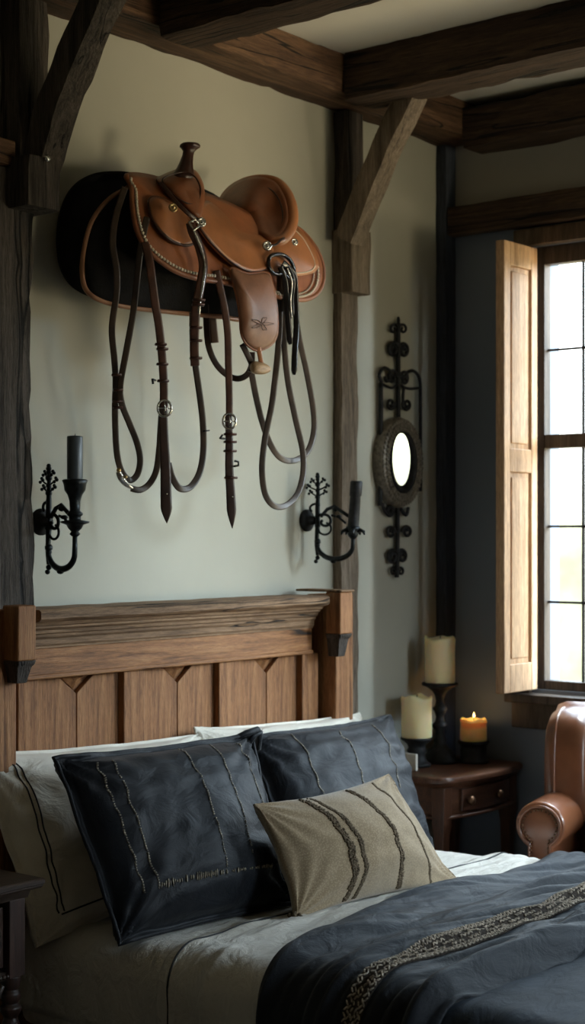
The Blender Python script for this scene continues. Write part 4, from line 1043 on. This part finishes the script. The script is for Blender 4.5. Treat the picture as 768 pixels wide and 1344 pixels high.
# ================================================================== LEFT BEDSIDE TABLE
LT = .80; lx1, ly0 = 3.14, -.54
lt = empty('bedside_table', (2.85, -.3, 0), 'dark carved wooden bedside table in the lower left corner beside the bed', 'bedside table')
def lts(g): return [(2.5+g, -.02), (2.5+g, ly0+g), (lx1-g, ly0+g), (lx1-g, -.02)]
o = mk('table_top', slab(B(), [(lts(.035), LT-.055), (lts(.03), LT-.035), (lts(.008), LT-.028), (lts(.004), LT-.022), (lts(.004), LT-.018), (lts(0), LT-.015), (lts(0), LT-.004), (lts(.005), LT)]), ebony, lt, smooth=False)
bodyx = lx1-.06; bodyy = ly0+.06
def turned(x, y):
    bm = B(); box(bm, x-.03, x+.03, y-.03, y+.03, LT-.28, LT-.055)
    lathe(bm, (x, y, 0), [(.022, 0), (.03, .02), (.022, .06), (.028, .12), (.018, .16), (.03, .30), (.032, .36), (.02, .40), (.03, .415), (.032, .43), (.022, .44), (.03, .455), (.03, .47), (.022, .48), (.03, .50), (.03, LT-.28)], 16)
    return bm
for x, y in ((bodyx-.01, bodyy+.01), (2.57, bodyy+.01), (bodyx-.01, -.09), (2.57, -.09)): mk('leg', turned(x, y), ebonyZ, lt, bevel=.003)
mk('drawer_box', box(B(), 2.6, bodyx-.04, bodyy+.02, -.1, LT-.26, LT-.056), ebony, lt, bevel=.003)
df = mk('drawer_front', box(B(), 2.605, bodyx-.045, bodyy, bodyy+.02, LT-.25, LT-.075), ebonyZ, lt, bevel=.004)
bm = B(); cxx = bodyx-.13; czz = LT-.165
for sgn in (0,):
    tube(bm, [(cxx+.065*math.cos(a), bodyy-.006, czz+.07*math.sin(a)) for a in [2*PI*k/28 for k in range(28)]], .008, 8, closed=True)
    tube(bm, [(cxx+.045*math.cos(a), bodyy-.006, czz+.05*math.sin(a)) for a in [2*PI*k/28 for k in range(28)]], .004, 8, closed=True)
    for k in range(9):
        a = 2*PI*k/9; tube(bm, [(cxx+.012*math.cos(a), bodyy-.008, czz+.014*math.sin(a)), (cxx+.028*math.cos(a+.2), bodyy-.012, czz+.03*math.sin(a+.2)), (cxx+.04*math.cos(a), bodyy-.004, czz+.044*math.sin(a))], .006, 6, [.5, 1.2, .5])
    ball(bm, (cxx, bodyy-.008, czz), .014, 10)
mk('carved_roundel', bm, ebony, df, label='carved oval roundel')
bm = B(); box(bm, 2.6, bodyx-.04, bodyy-.008, bodyy+.02, LT-.285, LT-.262)
for k in range(30): ball(bm, (2.62+k*.0145, bodyy-.01, LT-.274), .008, 6)
mk('carved_moulding', bm, ebony, lt)
mk('lower_shelf', box(B(), 2.55, bodyx, bodyy, -.08, .16, .19), ebony, lt, bevel=.004)
bm = B()
for k in range(2):
    c = (2.62+.42*k)
tube(bm, cr_spline([(bodyx-.05, bodyy+.0, LT-.30), (bodyx-.08, bodyy, LT-.36), (bodyx-.06, bodyy, LT-.43), (bodyx-.03, bodyy, LT-.48)], 6), .008, 8)
box(bm, 2.6, bodyx-.04, bodyy+.005, bodyy+.02, LT-.50, LT-.485)
mk('carved_bracket', bm, ebony, lt)

# ================================================================== ARMCHAIR
O = Vector((5.765, -1.135, 0)); an = math.radians(15); fw = Vector((-math.cos(an), -math.sin(an), 0)); gw = Vector((-math.sin(an), math.cos(an), 0))
def L(f, g, z): return O+fw*f+gw*g+Vector((0, 0, z))
ch = empty('armchair', L(.05, 0, 0), 'brown leather wing armchair with rolled nailhead arms below the bright window', 'armchair')
def chm(name, bm, mat=armleather, par=None, **k): return mk(name, bm, mat, par or ch, **k)
def softbox(f0, f1, g0, g1, z0, z1, top=0):
    bm = B(); vs = []
    for a in (f0, f1):
        for b_ in (g0, g1):
            for c in (z0, z1): vs.append(bm.verts.new(L(a, b_, c)))
    for q in ((0, 1, 3, 2), (4, 6, 7, 5), (0, 4, 5, 1), (2, 3, 7, 6), (0, 2, 6, 4), (1, 5, 7, 3)): bm.faces.new([vs[i] for i in q])
    return bm
chm('seat_frame', softbox(-.16, .33, -.30, .30, .14, .34), bevel=.03, seg=4)
chm('seat_cushion', softbox(-.12, .37, -.255, .255, .34, .48), bevel=.05, seg=5)
# arms: rolled section swept front to back
AZ = .68
def arm(sg):
    bm = B(); prof = []
    for k in range(25):
        a = math.radians(-60)+math.radians(300)*k/24
        prof.append((math.cos(a)*.098, math.sin(a)*.094+AZ))
    # a from -60 over top to 240, then down sides
    out = [(.07, .14)]+[(x, z) for x, z in prof]+[(-.07, .14)]
    secs = []
    for f, q in ((.375, .90), (.37, .97), (.36, 1), (.2, 1), (.0, .98), (-.14, .95)):
        secs.append([bm.verts.new(L(f, sg*(.325+x*q), .14 if z == .14 else AZ+(z-AZ)*q)) for x, z in out])
    m_ = len(out)
    for a, c in zip(secs, secs[1:]):
        for k in range(m_): bm.faces.new((a[k], a[(k+1) % m_], c[(k+1) % m_], c[k]))
    bm.faces.new(secs[0]); bm.faces.new(secs[-1][::-1])
    o = chm('arm', bm); 
    bm = B(); rows = []
    for q in (.82,):
        pts = [L(.379, sg*(.325+x*q), AZ+(z-AZ)*q if z != .14 else .2) for x, z in out]
        tube(bm, pts, .006, 8); rows = resample(pts, .017)
    chm('arm_piping', bm, armleather, o)
    bm = B()
    pts = [L(.380, sg*(.325+x*.68), AZ+(z-AZ)*.68 if z != .14 else .2) for x, z in out]
    for p in resample(pts, .0155): ball(bm, p, .0052, 6)
    chm('nailheads', bm, nail_b, o, label='row of brass nailheads')
arm(1); arm(-1)
# wings and back
bm = B(); rows = []
def backshape(z): return 1
n = 20
wing_out = [(-.15, .60), (-.02, .62), (.08, .66), (.11, .74), (.10, .86), (.075, .97), (.04, 1.04), (-.02, 1.075), (-.10, 1.085), (-.17, 1.07)]
for sg in (1, -1):
    bm = B(); ww = []
    o_ = cr_spline(wing_out, 4, True)
    for gg, q in ((.215, .86), (.225, .95), (.26, 1.0), (.34, 1.0), (.372, .95), (.382, .84)):
        ww.append([bm.verts.new(L(-.03+(f+.03)*q, sg*(gg+.03*(z-.7)), .84+(z-.84)*q)) for f, z in o_])
    for a, c in zip(ww, ww[1:]):
        for k in range(len(o_)): bm.faces.new((a[k], a[(k+1) % len(o_)], c[(k+1) % len(o_)], c[k]))
    bm.faces.new(ww[0]); bm.faces.new(ww[-1][::-1])
    w1 = chm('wing', bm)
    chm('wing_piping', tube(B(), [L(-.03+(f+.03)*1.0, sg*(.338+.03*(z-.7)), .84+(z-.84)*1.0) for f, z in cr_spline(wing_out[1:], 5)], .006, 8), armleather, w1)
bm = B(); g_ = []
NG, NZ_ = 36, 24
def backpt(u, v, front):
    g = u*.30; z = .36+v*.72+(.012*(1-u*u) if v > .9 else 0); f = -.10-.06*v
    if front:
        but = 0
        for bu in (-.75, -.25, .25, .75):
            for bv in (.55, .9): but += math.exp(-(((u-bu)/.1)**2+((v-bv)/.06)**2))
        for bu in (-.5, 0, .5):
            for bv in (.72,): but += math.exp(-(((u-bu)/.1)**2+((v-bv)/.06)**2))
        f += .045*(1-v**8)*(1-abs(u)**6)-.02*but
    else: f -= .05
    return L(f, g, z)
for fr1 in (True, False):
    g = [[bm.verts.new(backpt(-1+2*i/NG, j/NZ_, fr1)) for j in range(NZ_+1)] for i in range(NG+1)]
    for i in range(NG):
        for j in range(NZ_): bm.faces.new((g[i][j], g[i+1][j], g[i+1][j+1], g[i][j+1]))
    if fr1: ga = g
def rg(g): return [g[i][0] for i in range(NG)]+[g[NG][j] for j in range(NZ_)]+[g[i][NZ_] for i in range(NG, 0, -1)]+[g[0][j] for j in range(NZ_, 0, -1)]
a, c = rg(ga), rg(g)
for k in range(len(a)): bm.faces.new((a[k], a[(k+1) % len(a)], c[(k+1) % len(a)], c[k]))
chm('backrest', bm)
bm = B(); tube(bm, [L(-.15, -.31+.62*k/20, 1.075+.004*math.sin(PI*k/20)) for k in range(21)], .028, 12); chm('top_roll', bm)
for f, g in ((.32, .29), (.32, -.29), (-.13, .27), (-.13, -.27)):
    chm('leg', lathe(B(), L(f, g, 0), [(.014, 0), (.018, .01), (.022, .07), (.026, .14)], 12), ebonyZ)
cu = Pillow([L(.07, .17, .49), L(.03, -.20, .49), L(-.04, -.20, .80), L(-.02, .19, .86)], .05, .05, 0, .5, 11, .004)
cu = Pillow([L(.10, .21, .49), L(.06, -.17, .49), L(-.03, -.17, .84), L(.0, .22, .86)], .045, .04, 0, .5, 11, .004)
tag(mk('chair_cushion', cu.mesh(30, 30), tan), 'tan woven cushion resting against the back of the leather armchair', 'cushion')
